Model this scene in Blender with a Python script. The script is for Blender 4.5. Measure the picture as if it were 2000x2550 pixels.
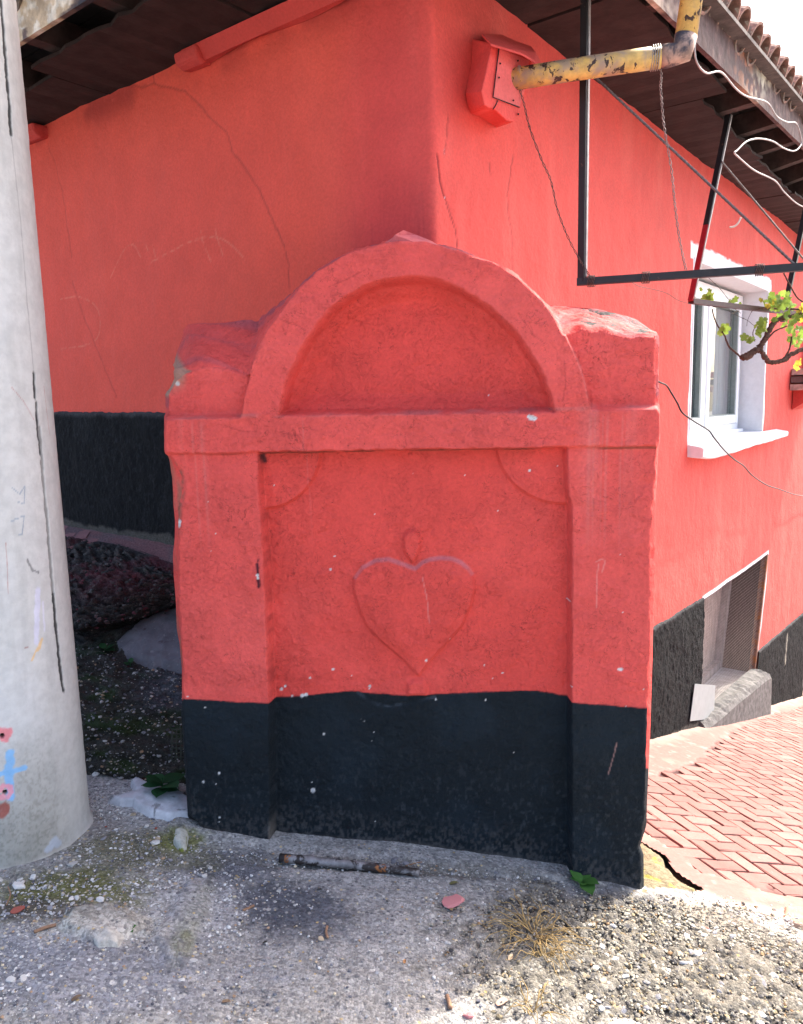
import bpy, math, random
import numpy as np
from mathutils import Vector, Matrix
S = bpy.context.scene
for o in list(bpy.data.objects): bpy.data.objects.remove(o)
rad = math.radians

# ------------------------------------------------------------------ camera
F, TH, RO = 1900.0, rad(8.2), rad(1.25)
EYE = np.array([0, 0, 1.5])
FW = np.array([0, math.cos(TH), -math.sin(TH)])
U0 = np.array([0, math.sin(TH), math.cos(TH)]); R0 = np.array([1., 0, 0])
RT = R0*math.cos(RO)-U0*math.sin(RO); UP = U0*math.cos(RO)+R0*math.sin(RO)
cam = bpy.data.cameras.new('camera'); camo = bpy.data.objects.new('camera', cam)
S.collection.objects.link(camo); S.camera = camo
cam.sensor_fit = 'HORIZONTAL'; cam.sensor_width = 36; cam.lens = 36*F/2000
cam.clip_start = .05; cam.clip_end = 1000
camo.matrix_world = Matrix(((RT[0], UP[0], -FW[0], EYE[0]), (RT[1], UP[1], -FW[1], EYE[1]), (RT[2], UP[2], -FW[2], EYE[2]), (0, 0, 0, 1)))

# ------------------------------------------------------------------ light
SUN_AZ, SUN_EL = 50.0, 46.0          # azimuth measured from +Y towards +X
W = bpy.data.worlds.new('World'); S.world = W; W.use_nodes = True
wn = W.node_tree.nodes; wl = W.node_tree.links
sky = wn.new('ShaderNodeTexSky'); sky.sky_type = 'NISHITA'; sky.sun_disc = False
sky.sun_elevation = rad(SUN_EL); sky.sun_rotation = rad(SUN_AZ); sky.air_density = .75; sky.dust_density = 5.0; sky.ozone_density = .4
wn['Background'].inputs[1].default_value = .15
wl.new(sky.outputs[0], wn['Background'].inputs[0])
sl = bpy.data.lights.new('sun', 'SUN'); sl.energy = 2.0; sl.angle = rad(.9); sl.color = (1, .93, .82)
so = bpy.data.objects.new('sun', sl); S.collection.objects.link(so)
sd = Vector((math.sin(rad(SUN_AZ))*math.cos(rad(SUN_EL)), math.cos(rad(SUN_AZ))*math.cos(rad(SUN_EL)), math.sin(rad(SUN_EL))))
so.rotation_euler = sd.to_track_quat('Z', 'Y').to_euler()
S.view_settings.view_transform = 'Standard'; S.view_settings.look = 'None'
S.view_settings.exposure = 2.15; S.view_settings.gamma = 1; S.view_settings.use_curve_mapping = False
S.render.engine = 'CYCLES'

# ------------------------------------------------------------------ surveying helpers (photo pixel -> real plane)
def ray(x, y): return FW+RT*(x-1000)/F-UP*(y-1275)/F
def hit(x, y, p, n):
    d = ray(x, y); n = np.array(n, float); t = np.dot(np.array(p)-EYE, n)/np.dot(d, n); return EYE+t*d
def onz(x, y, z): return hit(x, y, (0, 0, z), (0, 0, 1))
_a = rad(5.4)
SP = np.array([0, 2.47, 0]); SD = np.array([math.cos(_a), -math.sin(_a), 0]); SN = np.array([-math.sin(_a), -math.cos(_a), 0])
def st(x, y, off=0.):
    P = hit(x, y, SP+SN*off, SN); return ((P-SP)@SD, P[2])
_w = rad(38)
C = np.array([.11, 2.85, 0]); RD = np.array([math.sin(_w), math.cos(_w), 0]); RN = np.array([math.cos(_w), -math.sin(_w), 0])
LD = np.array([-math.cos(_w), math.sin(_w), 0]); LN = np.array([-math.sin(_w), -math.cos(_w), 0])
Z3 = np.array([0, 0, 1.])
def rwp(x, y, off=0.): return hit(x, y, C+RN*off, RN)
def rw(x, y, off=0.):
    P = rwp(x, y, off); return ((P-C)@RD, P[2])
def lw(x, y, off=0.):
    P = hit(x, y, C+LN*off, LN); return ((P-C)@LD, P[2])
def RWP(s, z, o=0.): return C+RD*s+RN*o+Z3*z
def LWP(t, z, o=0.): return C+LD*t+LN*o+Z3*z

# ------------------------------------------------------------------ numpy noise
def vn(x, y, seed=0):
    rs = np.random.RandomState(seed); T = rs.rand(256, 256)
    x = np.asarray(x, float); y = np.asarray(y, float)
    xi = np.floor(x).astype(int); yi = np.floor(y).astype(int); fx = x-xi; fy = y-yi
    fx = fx*fx*fx*(fx*(fx*6-15)+10); fy = fy*fy*fy*(fy*(fy*6-15)+10)
    a = T[xi & 255, yi & 255]; b = T[(xi+1) & 255, yi & 255]; c = T[xi & 255, (yi+1) & 255]; d = T[(xi+1) & 255, (yi+1) & 255]
    return (a*(1-fx)+b*fx)*(1-fy)+(c*(1-fx)+d*fx)*fy
def fbm(x, y, o=4, seed=0, g=.5):
    r = 0; A = 1; n = 0
    for k in range(o):
        r = r+A*(vn(x*2**k+17.3*k, y*2**k+5.1*k, seed+k)-.5)*2; n += A; A *= g
    return r/n
def sm(x, a, b):
    t = np.clip((x-a)/(b-a), 0, 1); return t*t*(3-2*t)
def mixc(c, m, col):
    m = np.clip(np.asarray(m), 0, 1)[..., None]; return c*(1-m)+np.array(col)*m
def sdf_poly(px, py, poly):
    """signed distance, positive inside"""
    P = np.array(poly); sh = px.shape; px = px.ravel(); py = py.ravel()
    best = np.full(px.shape, 1e9); ins = np.zeros(px.shape, bool)
    for i in range(len(P)):
        x0, y0 = P[i]; x1, y1 = P[(i+1) % len(P)]
        dx, dy = x1-x0, y1-y0; L = dx*dx+dy*dy+1e-12
        t = np.clip(((px-x0)*dx+(py-y0)*dy)/L, 0, 1)
        d = (px-x0-t*dx)**2+(py-y0-t*dy)**2; best = np.minimum(best, d)
        c = ((y0 > py) != (y1 > py)) & (px < dx*(py-y0)/(dy if abs(dy) > 1e-12 else 1e-12)+x0)
        ins ^= c
    return (np.sqrt(best)*np.where(ins, 1, -1)).reshape(sh)
def dist_line(px, py, pts):
    best = np.full(px.shape, 1e9)
    for (x0, y0), (x1, y1) in zip(pts[:-1], pts[1:]):
        dx, dy = x1-x0, y1-y0; L = dx*dx+dy*dy+1e-12
        t = np.clip(((px-x0)*dx+(py-y0)*dy)/L, 0, 1)
        best = np.minimum(best, (px-x0-t*dx)**2+(py-y0-t*dy)**2)
    return np.sqrt(best)

# ------------------------------------------------------------------ object helpers
def tag(o, label=None, cat=None, group=None, kind=None):
    if label: o['label'] = label
    if cat: o['category'] = cat
    if group: o['group'] = group
    if kind: o['kind'] = kind
    return o
def link(o, parent=None):
    S.collection.objects.link(o)
    if parent is not None: o.parent = parent
    return o
def origin(parent):
    if parent is None: return np.zeros(3)
    p = parent; v = Vector((0, 0, 0))
    while p is not None: v = v+p.location; p = p.parent
    return np.array(v)
def thing(name, loc, label, cat, group=None):
    e = bpy.data.objects.new(name, None); e.empty_display_size = .1; e.location = Vector(loc); link(e)
    return tag(e, label, cat, group)
def mesh_data(name, V, FQ, mat=None, col=None, smooth=True, normals=None):
    V = np.asarray(V, np.float32); me = bpy.data.meshes.new(name)
    if isinstance(FQ, np.ndarray):
        n, k = FQ.shape
        me.vertices.add(len(V)); me.vertices.foreach_set('co', V.ravel())
        me.loops.add(n*k); me.loops.foreach_set('vertex_index', FQ.astype(np.int32).ravel())
        me.polygons.add(n); me.polygons.foreach_set('loop_start', np.arange(0, n*k, k, dtype=np.int32))
        me.polygons.foreach_set('loop_total', np.full(n, k, np.int32))
        me.update(calc_edges=True)
    else:
        me.from_pydata([tuple(map(float, v)) for v in V], [], FQ); me.update()
    me.polygons.foreach_set('use_smooth', np.full(len(me.polygons), smooth))
    if col is not None:
        a = me.color_attributes.new('Col', 'FLOAT_COLOR', 'POINT')
        c = np.ones((len(V), 4), np.float32); c[:, :3] = np.clip(col, 0, 1); a.data.foreach_set('color', c.ravel())
    if normals is not None: me.normals_split_custom_set_from_vertices(np.asarray(normals, np.float32).tolist())
    if mat: me.materials.append(mat)
    return me
def mk(name, V, FQ, mat, parent=None, **kw):
    lab = kw.pop('label', None); kind = kw.pop('kind', None); cat = kw.pop('cat', None); grp = kw.pop('group', None)
    V = np.asarray(V, float)
    if parent is None and not kind:
        base = np.array([(V[:, 0].min()+V[:, 0].max())/2, (V[:, 1].min()+V[:, 1].max())/2, V[:, 2].min()])
        o = bpy.data.objects.new(name, mesh_data(name, V-base, FQ, mat, **kw)); o.location = Vector(base); link(o)
    else:
        o = bpy.data.objects.new(name, mesh_data(name, V-origin(parent), FQ, mat, **kw)); link(o, parent)
    return tag(o, lab, cat, grp, kind)
def grid_faces(n, m, mask=None):
    I = np.arange(n*m).reshape(n, m)
    Q = np.stack([I[:-1, :-1], I[1:, :-1], I[1:, 1:], I[:-1, 1:]], -1)
    return Q[mask] if mask is not None else Q.reshape(-1, 4)
def compact(V, FQ, *arrs):
    u, inv = np.unique(FQ, return_inverse=True)
    return (V[u], inv.reshape(FQ.shape))+tuple(a[u] if a is not None else None for a in arrs)

class MB:
    def __init__(s): s.v = []; s.f = []; s.c = []
    def add(s, V, Fs, col=None):
        b = len(s.v); s.v += [tuple(map(float, v)) for v in V]; s.f += [tuple(int(i)+b for i in f) for f in Fs]
        if col is not None: s.c += [tuple(col)]*len(V)
    def box(s, o, a, b, c, col=None):
        """corner o, edge vectors a b c"""
        o, a, b, c = map(np.array, (o, a, b, c))
        if np.dot(np.cross(a, b), c) < 0: a, b = b, a
        V = [o, o+a, o+a+b, o+b, o+c, o+a+c, o+a+b+c, o+b+c]
        s.add(V, [(3, 2, 1, 0), (4, 5, 6, 7), (0, 1, 5, 4), (1, 2, 6, 5), (2, 3, 7, 6), (3, 0, 4, 7)], col)
    def beam(s, p, q, w, h, up=(0, 0, 1), col=None):
        p = np.array(p, float); q = np.array(q, float); d = q-p; up = np.array(up, float)
        a = np.cross(d, up); a /= np.linalg.norm(a); b = np.cross(a, d); b /= np.linalg.norm(b)
        s.box(p-a*w/2-b*h/2, d, a*w, b*h, col)
    def tube(s, P, r, n=8, caps=True, col=None, smoothit=False, seed=None):
        P = np.array(P, float)
        if smoothit: P = spline(P, smoothit)
        R = np.array(r if np.ndim(r) else [r]*len(P), float)
        if len(R) != len(P): R = np.interp(np.linspace(0, 1, len(P)), np.linspace(0, 1, len(R)), R)
        T = np.gradient(P, axis=0); T /= np.linalg.norm(T, axis=1)[:, None]+1e-12
        a = np.cross(T[0], [0, 0, 1.]);
        if np.linalg.norm(a) < .05: a = np.cross(T[0], [1., 0, 0])
        a /= np.linalg.norm(a); V = []
        rs = np.random.RandomState(seed) if seed is not None else None
        for i in range(len(P)):
            a = a-T[i]*(a@T[i]); a /= np.linalg.norm(a); b = np.cross(T[i], a)
            for k in range(n):
                t = 2*math.pi*k/n; rr = R[i]*(1+(rs.rand()-.5)*.7 if rs is not None else 1)
                V.append(P[i]+rr*(math.cos(t)*a+math.sin(t)*b))
        Fs = [(i*n+k, i*n+(k+1) % n, (i+1)*n+(k+1) % n, (i+1)*n+k) for i in range(len(P)-1) for k in range(n)]
        if caps: Fs += [tuple(range(n-1, -1, -1)), tuple((len(P)-1)*n+k for k in range(n))]
        s.add(V, Fs, col)
    def build(s, name, mat, parent=None, smooth=False, **kw):
        return mk(name, s.v, s.f, mat, parent, smooth=smooth, col=np.array(s.c) if s.c else None, **kw)
def bevel(o, w=.004, seg=2):
    m = o.modifiers.new('bevel', 'BEVEL'); m.width = w; m.segments = seg; m.limit_method = 'ANGLE'; m.angle_limit = rad(40); return o
def spline(P, k=6):
    P = np.array(P, float); Q = np.vstack([2*P[0]-P[1], P, 2*P[-1]-P[-2]]); out = []
    for i in range(1, len(Q)-2):
        p0, p1, p2, p3 = Q[i-1:i+3]
        for t in np.linspace(0, 1, k, endpoint=False):
            out.append(.5*((2*p1)+(-p0+p2)*t+(2*p0-5*p1+4*p2-p3)*t*t+(-p0+3*p1-3*p2+p3)*t**3))
    out.append(P[-1]); return np.array(out)

# ------------------------------------------------------------------ materials
class NT:
    def __init__(s, name):
        s.m = bpy.data.materials.new(name); s.m.use_nodes = True; s.t = s.m.node_tree; s.n = s.t.nodes; s.b = s.n['Principled BSDF']
        s.tc = s.n.new('ShaderNodeTexCoord').outputs['Object']
    def set(s, sock, v):
        if hasattr(v, 'is_linked') or hasattr(v, 'links'): s.t.links.new(v, sock)
        else: sock.default_value = v
    def noise(s, scale, detail=4, rough=.55, dist=0, vec=None, stretch=None):
        v = vec or s.tc
        if stretch:
            mp = s.n.new('ShaderNodeMapping'); s.t.links.new(v, mp.inputs[0]); mp.inputs['Scale'].default_value = stretch; v = mp.outputs[0]
        n = s.n.new('ShaderNodeTexNoise'); s.t.links.new(v, n.inputs['Vector'])
        n.inputs['Scale'].default_value = scale; n.inputs['Detail'].default_value = detail; n.inputs['Roughness'].default_value = rough; n.inputs['Distortion'].default_value = dist
        return n.outputs['Fac']
    def voro(s, scale, feature='F1', out='Distance', vec=None, rnd=1):
        n = s.n.new('ShaderNodeTexVoronoi'); n.feature = feature; s.t.links.new(vec or s.tc, n.inputs['Vector']); n.inputs['Scale'].default_value = scale; n.inputs['Randomness'].default_value = rnd
        return n.outputs[out]
    def warp(s, scale, amt):
        n = s.n.new('ShaderNodeTexNoise'); s.t.links.new(s.tc, n.inputs['Vector']); n.inputs['Scale'].default_value = scale; n.inputs['Detail'].default_value = 3
        m = s.n.new('ShaderNodeVectorMath'); m.operation = 'SCALE'; s.t.links.new(n.outputs['Color'], m.inputs[0]); m.inputs['Scale'].default_value = amt
        a = s.n.new('ShaderNodeVectorMath'); a.operation = 'ADD'; s.t.links.new(m.outputs[0], a.inputs[0]); s.t.links.new(s.tc, a.inputs[1])
        return a.outputs[0]
    def ramp(s, f, a, b, lo=0., hi=1.):
        n = s.n.new('ShaderNodeMapRange'); n.interpolation_type = 'SMOOTHSTEP'; s.set(n.inputs['Value'], f)
        n.inputs['From Min'].default_value = a; n.inputs['From Max'].default_value = b; n.inputs['To Min'].default_value = lo; n.inputs['To Max'].default_value = hi
        return n.outputs[0]
    def math(s, op, a, b=0.):
        n = s.n.new('ShaderNodeMath'); n.operation = op; s.set(n.inputs[0], a); s.set(n.inputs[1], b); return n.outputs[0]
    def mix(s, f, a, b, blend='MIX'):
        n = s.n.new('ShaderNodeMix'); n.data_type = 'RGBA'; n.blend_type = blend; s.set(n.inputs[0], f)
        for k, v in ((6, a), (7, b)):
            if isinstance(v, (tuple, list)): n.inputs[k].default_value = tuple(v)+((1,) if len(v) == 3 else ())
            else: s.t.links.new(v, n.inputs[k])
        return n.outputs[2]
    def col(s):
        n = s.n.new('ShaderNodeVertexColor'); n.layer_name = 'Col'; return n.outputs[0]
    def scale(s, c, f):
        """multiply colour c by scalar socket f"""
        n = s.n.new('ShaderNodeVectorMath'); n.operation = 'SCALE'; s.set(n.inputs[0], c) if not isinstance(c, tuple) else setattr(n.inputs[0], 'default_value', c)
        s.set(n.inputs['Scale'], f); return n.outputs[0]
    def bump(s, h, strength, dist, prev=None):
        n = s.n.new('ShaderNodeBump'); s.set(n.inputs['Height'], h); n.inputs['Strength'].default_value = strength; n.inputs['Distance'].default_value = dist
        if prev: s.t.links.new(prev, n.inputs['Normal'])
        return n.outputs[0]
    def done(s, base, rough=.8, normal=None, spec=.3, metal=0.):
        s.set(s.b.inputs['Base Color'], base if not isinstance(base, tuple) else tuple(base)+(1,)); s.set(s.b.inputs['Roughness'], rough)
        s.b.inputs['Specular IOR Level'].default_value = spec; s.set(s.b.inputs['Metallic'], metal)
        if normal: s.t.links.new(normal, s.b.inputs['Normal'])
        return s.m

def m_plaster(name, flake=1., tint=1.):
    t = NT(name); c = t.col()
    mott = t.ramp(t.noise(5, 5, .6), .3, .72, 1-.05-.05*flake, 1.04); fine = t.ramp(t.noise(90, 4, .7), .25, .75, .9, 1.08)
    c = t.scale(t.scale(c, mott), fine)
    # flaking paint: thin broken curving edges of the paint layers
    nA = t.noise(17, 4, .62, 1.2); nB = t.noise(34, 4, .62, 1.6)
    lA = t.ramp(t.math('ABSOLUTE', t.math('SUBTRACT', nA, .5)), .0, .022, 1, 0); lB = t.ramp(t.math('ABSOLUTE', t.math('SUBTRACT', nB, .47)), .0, .030, 1, 0)
    mA = t.ramp(t.noise(13, 5, .75), .54, .62); mB = t.ramp(t.noise(27, 5, .75), .54, .60)
    lines = t.math('MULTIPLY', t.math('MAXIMUM', t.math('MULTIPLY', lA, mA), t.math('MULTIPLY', lB, mB)), t.ramp(t.noise(3.2, 4, .6), .38, .62, .25, 1.2)); c = t.scale(c, t.math('SUBTRACT', 1.0, t.math('MULTIPLY', lines, .42*flake)))
    pits = t.math('MULTIPLY', t.ramp(t.noise(160, 2, .5), .71, .76), .6*flake); c = t.scale(c, t.math('SUBTRACT', 1.0, pits))
    e = t.math('ADD', t.ramp(nA, .495, .505), t.math('MULTIPLY', t.ramp(nB, .465, .475), .6)); msk = t.ramp(t.noise(7, 4, .6), .42, .58)
    chal = t.ramp(t.noise(11, 5, .7, stretch=(1, 1, .35)), .55, .8, 0, .16); c = t.scale(c, t.math('ADD', 1.0, t.math('MULTIPLY', chal, .6)))
    n = t.bump(t.noise(9, 3, .5), .4, .02); n = t.bump(t.noise(26, 5, .6, .8), .45, .010, n); n = t.bump(t.noise(75, 5, .65), .5, .004, n); n = t.bump(t.noise(30, 5, .7, .6), .5*flake+.15, .008, n)
    n = t.bump(t.math('MULTIPLY', e, msk), .75*flake, .0045, n)
    return t.done(c, .78, n, .25)
def m_rough(name, k=1., bs=1.):
    t = NT(name); c = t.col(); f = t.noise(120, 5, .75); c = t.scale(c, t.ramp(f, .3, .75, .40, 1.15))
    sp = t.ramp(t.noise(230, 2, .5), .66, .75); c = t.mix(t.math('MULTIPLY', sp, .35*k), c, (.35, .36, .37))
    n = t.bump(t.noise(60, 5, .7), .8*bs, .012); n = t.bump(t.noise(190, 3, .6), .6*bs, .004, n)
    return t.done(c, .85, n, .2)
def m_ground(name):
    t = NT(name); c = t.col()
    v = t.voro(130, 'F1', 'Color'); d = t.voro(130); sep = t.n.new('ShaderNodeSeparateColor'); t.t.links.new(v, sep.inputs[0])
    c = t.scale(c, t.ramp(sep.outputs[0], 0, 1, .72, 1.30))
    v2 = t.voro(75, 'F1', 'Color'); s2 = t.n.new('ShaderNodeSeparateColor'); t.t.links.new(v2, s2.inputs[0]); d2 = t.voro(75)
    grain = t.math('MULTIPLY', t.ramp(s2.outputs[1], .80, .86), t.ramp(d2, .35, .48, 1, 0))
    c = t.mix(t.math('MULTIPLY', grain, .42), c, (.56, .54, .48))
    dk = t.math('MULTIPLY', t.ramp(s2.outputs[0], .86, .9), t.ramp(d2, .3, .45, 1, 0)); c = t.mix(t.math('MULTIPLY', dk, .7), c, (.07, .07, .08))
    yel = t.math('MULTIPLY', t.ramp(s2.outputs[2], .95, .97), t.ramp(d2, .25, .4, 1, 0)); c = t.mix(t.math('MULTIPLY', yel, .7), c, (.50, .36, .14))
    v3 = t.voro(42, 'F1', 'Color', vec=t.warp(60, .008)); s3 = t.n.new('ShaderNodeSeparateColor'); t.t.links.new(v3, s3.inputs[0]); d3 = t.voro(42, vec=t.warp(60, .008)); pk = t.ramp(t.noise(3.5, 5, .7), .50, .62)
    c = t.mix(t.math('MULTIPLY', t.math('MULTIPLY', t.ramp(s3.outputs[1], .72, .78), t.ramp(d3, .28, .40, 1, 0)), t.math('MULTIPLY', pk, .75)), c, (.58, .56, .51))
    c = t.mix(t.math('MULTIPLY', t.math('MULTIPLY', t.ramp(s3.outputs[0], .80, .84), t.ramp(d3, .28, .42, 1, 0)), .6), c, (.11, .11, .12))
    c = t.scale(c, t.ramp(t.noise(16, 6, .7), .3, .7, .82, 1.16)); c = t.scale(c, t.ramp(t.noise(300, 3, .7), .3, .7, .85, 1.15))
    n = t.bump(t.noise(45, 5, .7), .7, .012); n = t.bump(d, .5, -.006, n); n = t.bump(t.noise(260, 3, .7), .6, .002, n)
    return t.done(c, .9, n, .2)
def m_simple(name, base, rough=.6, ns=30, amt=.2, bump=.3, bd=.003, spec=.4, metal=0., spots=None, col=False, stretch=None):
    t = NT(name); c = t.col() if col else base
    f = t.ramp(t.noise(ns, 5, .65, stretch=stretch), .28, .72, 1-amt, 1+amt)
    c = t.scale(c, f)
    for (sc, lo, hi, cc, st_) in (spots or []):
        c = t.mix(t.ramp(t.noise(sc, 4, .65, .4, stretch=st_), lo, hi), c, cc)
    n = t.bump(t.noise(ns*2.3, 5, .65, stretch=stretch), bump, bd)
    return t.done(c, rough, n, spec, metal)

RED = np.array([.66, .074, .062]); BLK = np.array([.0034, .0085, .0130])
M = {}
M['plaster'] = m_plaster('flaking_red_plaster', 1.)
M['wall'] = m_plaster('red_wall_paint', .18)
M['dado'] = m_rough('rough_black_dado', .22, 1.5)
M['rubble'] = m_rough('rubble_concrete', 1., 1.2)
M['ground'] = m_ground('gravelly_asphalt')
M['conc'] = m_simple('pole_concrete', None, .8, 25, .09, .35, .003, .2, col=True, spots=[(180, .70, .76, (.22, .22, .2), None), (60, .74, .8, (.62, .62, .6), None)])
M['wood'] = m_simple('dark_stained_board', None, .75, 14, .35, .5, .004, .25, col=True, stretch=(1, 1, 1))
M['tile'] = m_simple('clay_roof_tile', (.30, .17, .135), .85, 25, .35, .5, .004, .2, spots=[(9, .48, .62, (.16, .13, .11), None), (30, .6, .7, (.45, .40, .33), None)])
M['black'] = m_simple('black_painted_steel', (.007, .008, .010), .55, 40, .3, .3, .001, .5, spots=[(35, .66, .74, (.09, .05, .035), None)])
M['redsteel'] = m_simple('red_painted_steel', (.30, .008, .016), .45, 40, .15, .2, .001, .5)
M['rebar'] = m_simple('dull_steel_bar', (.10, .09, .09), .55, 120, .4, .6, .001, .5, metal=.4)
M['wire'] = m_simple('rusty_tie_wire', (.085, .055, .045), .7, 120, .35, .3, .0005)
M['yellow'] = m_simple('rusty_yellow_pipe', (.55, .35, .10), .5, 22, .25, .3, .001, .4,
    spots=[(9, .46, .66, (.33, .23, .16), None), (30, .56, .60, (.045, .022, .018), (1, 1, .6)), (60, .68, .71, (.04, .02, .016), None)])
M['elbow'] = m_simple('sooty_elbow', (.34, .22, .17), .65, 20, .35, .3, .001, .3, spots=[(12, .45, .6, (.06, .05, .06), None)])
M['white'] = m_simple('white_masonry_paint', (.72, .72, .74), .7, 18, .05, .3, .003, .25)
M['pvc'] = m_simple('white_pvc', (.80, .81, .83), .3, 10, .02, .02, .0005, .5)
M['seal'] = m_simple('grey_window_seal', (.22, .26, .25), .5, 30, .1, .05, .0005)
M['curtain'] = m_simple('pale_curtain', (.60, .62, .60), .9, 4, .12, .2, .01, .1, stretch=(1, 1, .05))
M['sheet'] = m_simple('galvanised_sheet', (.30, .33, .33), .55, 14, .07, .05, .001, .4)
M['dust'] = m_simple('dusty_brown_timber', (.085, .058, .048), .85, 9, .3, .3, .004, .15, stretch=(6, 6, .6))
M['stonedge'] = m_simple('weathered_cement', (.135, .13, .125), .9, 20, .35, .5, .006, .15, spots=[(22, .56, .66, (.09, .09, .09), None)])
M['cable'] = m_simple('black_cable', (.012, .012, .014), .45, 40, .1, .05, .0003)
M['wcable'] = m_simple('grey_white_cable', (.34, .325, .32), .55, 60, .15, .05, .0003)
M['bark'] = m_simple('vine_bark', (.10, .060, .045), .9, 70, .45, .9, .003, .1, stretch=(1, 1, 1))
M['dry'] = m_simple('dry_grass', (.33, .23, .10), .8, 60, .3, .2, .0005, .2)
M['dark'] = m_simple('dark_void', (.01, .01, .012), .9)
M['pink'] = m_simple('pink_flat_stone', (.50, .20, .20), .85, 50, .15, .4, .002, .2)
M['marble'] = m_simple('chalky_white_slab', (.50, .51, .54), .6, 25, .18, .3, .003, .3, spots=[(12, .58, .66, (.24, .24, .25), None)])
M['yrock'] = m_simple('yellowish_porous_rock', (.26, .22, .145), .95, 60, .35, 1., .012, .1, spots=[(14, .56, .68, (.40, .34, .08), None), (45, .63, .7, (.13, .10, .06), None)])
M['slab'] = m_simple('grey_cement_slab', (.115, .11, .125), .85, 16, .22, .5, .004, .2, spots=[(10, .6, .7, (.06, .035, .04), None), (40, .6, .66, (.17, .165, .17), None)])
M['iron'] = m_simple('scaly_iron_rod', (.20, .19, .19), .6, 22, .5, .6, .002, .4, metal=.3, spots=[(16, .5, .58, (.035, .028, .026), None), (13, .64, .68, (.30, .11, .035), None)])
def m_leaf(name, base):
    t = NT(name); oi = t.n.new('ShaderNodeObjectInfo'); c = t.scale(base, t.ramp(oi.outputs['Random'], 0, 1, .75, 1.35))
    c = t.scale(c, t.ramp(t.noise(120, 3), .3, .7, .85, 1.15)); t.b.inputs['Transmission Weight'].default_value = 0
    t.done(c, .55, t.bump(t.noise(200, 3), .3, .001), .3)
    tr = t.n.new('ShaderNodeBsdfTranslucent'); t.t.links.new(c, tr.inputs[0]); mx = t.n.new('ShaderNodeMixShader'); mx.inputs[0].default_value = .45
    t.t.links.new(t.b.outputs[0], mx.inputs[1]); t.t.links.new(tr.outputs[0], mx.inputs[2]); t.t.links.new(mx.outputs[0], t.n['Material Output'].inputs[0]); return t.m
M['leaf'] = m_leaf('young_vine_leaf', (.22, .34, .06)); M['leafy'] = m_leaf('yellow_vine_leaf', (.42, .36, .05)); M['weed'] = m_leaf('dark_weed_leaf', (.025, .085, .03)); M['weed2'] = m_leaf('green_weed_leaf', (.07, .19, .04))
def m_stone(name, base):
    t = NT(name); oi = t.n.new('ShaderNodeObjectInfo'); c = t.scale(base, t.ramp(oi.outputs['Random'], 0, 1, .75, 1.15)); c = t.scale(c, t.ramp(t.noise(120, 4), .3, .7, .8, 1.15))
    return t.done(c, .85, t.bump(t.noise(180, 4), .5, .002), .2)
M['st_white'] = m_stone('white_limestone', (.60, .58, .54)); M['st_grey'] = m_stone('grey_stone', (.26, .26, .28)); M['st_tan'] = m_stone('tan_stone', (.48, .38, .26)); M['st_red'] = m_stone('brick_fragment', (.30, .085, .06))
t = NT('loose_gravel'); c = t.col(); M['gravel'] = t.done(t.scale(c, t.ramp(t.noise(150, 3), .3, .7, .8, 1.2)), .88, t.bump(t.noise(220, 3), .5, .002), .2)
t = NT('window_glass'); t.b.inputs['Transmission Weight'].default_value = 1; t.b.inputs['IOR'].default_value = 1.45; M['glass'] = t.done((.92, .96, .95), .02, None, .5)
# painted herringbone brick
def m_brick(name, base):
    t = NT(name); oi = t.n.new('ShaderNodeObjectInfo'); geo = t.n.new('ShaderNodeNewGeometry').outputs['Position']
    c = t.scale(base, t.ramp(oi.outputs['Random'], 0, 1, .80, 1.14)); c = t.scale(c, t.ramp(t.noise(6, 5, .7, vec=geo), .3, .7, .88, 1.12)); c = t.scale(c, t.ramp(t.noise(120, 4, .7, vec=geo), .3, .7, .9, 1.1))
    c = t.mix(t.ramp(t.noise(60, 4, .7, vec=geo), .66, .74), c, (.36, .30, .26))
    n = t.bump(t.noise(40, 4, .6, vec=geo), .4, .003); n = t.bump(t.noise(200, 4, .7, vec=geo), .5, .001, n); return t.done(c, .85, n, .2)
PINK = (.265, .132, .115)
M['brick'] = m_brick('pink_painted_brick', PINK)

# ================================================================== GROUND
def G(x, y):
    """height of the lane (metres) at x, y"""
    x = np.asarray(x, float); y = np.asarray(y, float)
    left = .03-.03*sm(x, -1.4, -.8); z = np.interp(x, [-6, -1.3, -.9, -.78, -.45, -.03, .39, .8, 1.2, 2, 6], [.10, .045, .03, .005, -.045, -.07, -.115, -.17, -.21, -.30, -.6])
    z = z+.012*(2.4-np.clip(y, 0, 2.6))
    z = z-.12*np.clip(x-.8, 0, 9)*np.clip(y-2.3, 0, 4)
    return z
PA, PB_, PC_ = -.247, -.153, .389        # alley pavement plane z = PA*x+PB*y+PC
def GP(x, y): return PA*x+PB_*y+PC_
def wp(px, py, z): p = onz(px, py, z); return (p[0], p[1])
def patch(x, y, px, py, z, rx, ry, seed, soft=.5):
    cx, cy = wp(px, py, z); d = np.sqrt(((x-cx)/rx)**2+((y-cy)/ry)**2)+.45*fbm(x*9, y*9, 4, seed)+.35*fbm(x*42, y*42, 3, seed+1)
    return 1-sm(d, 1-soft, 1+soft)
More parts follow.
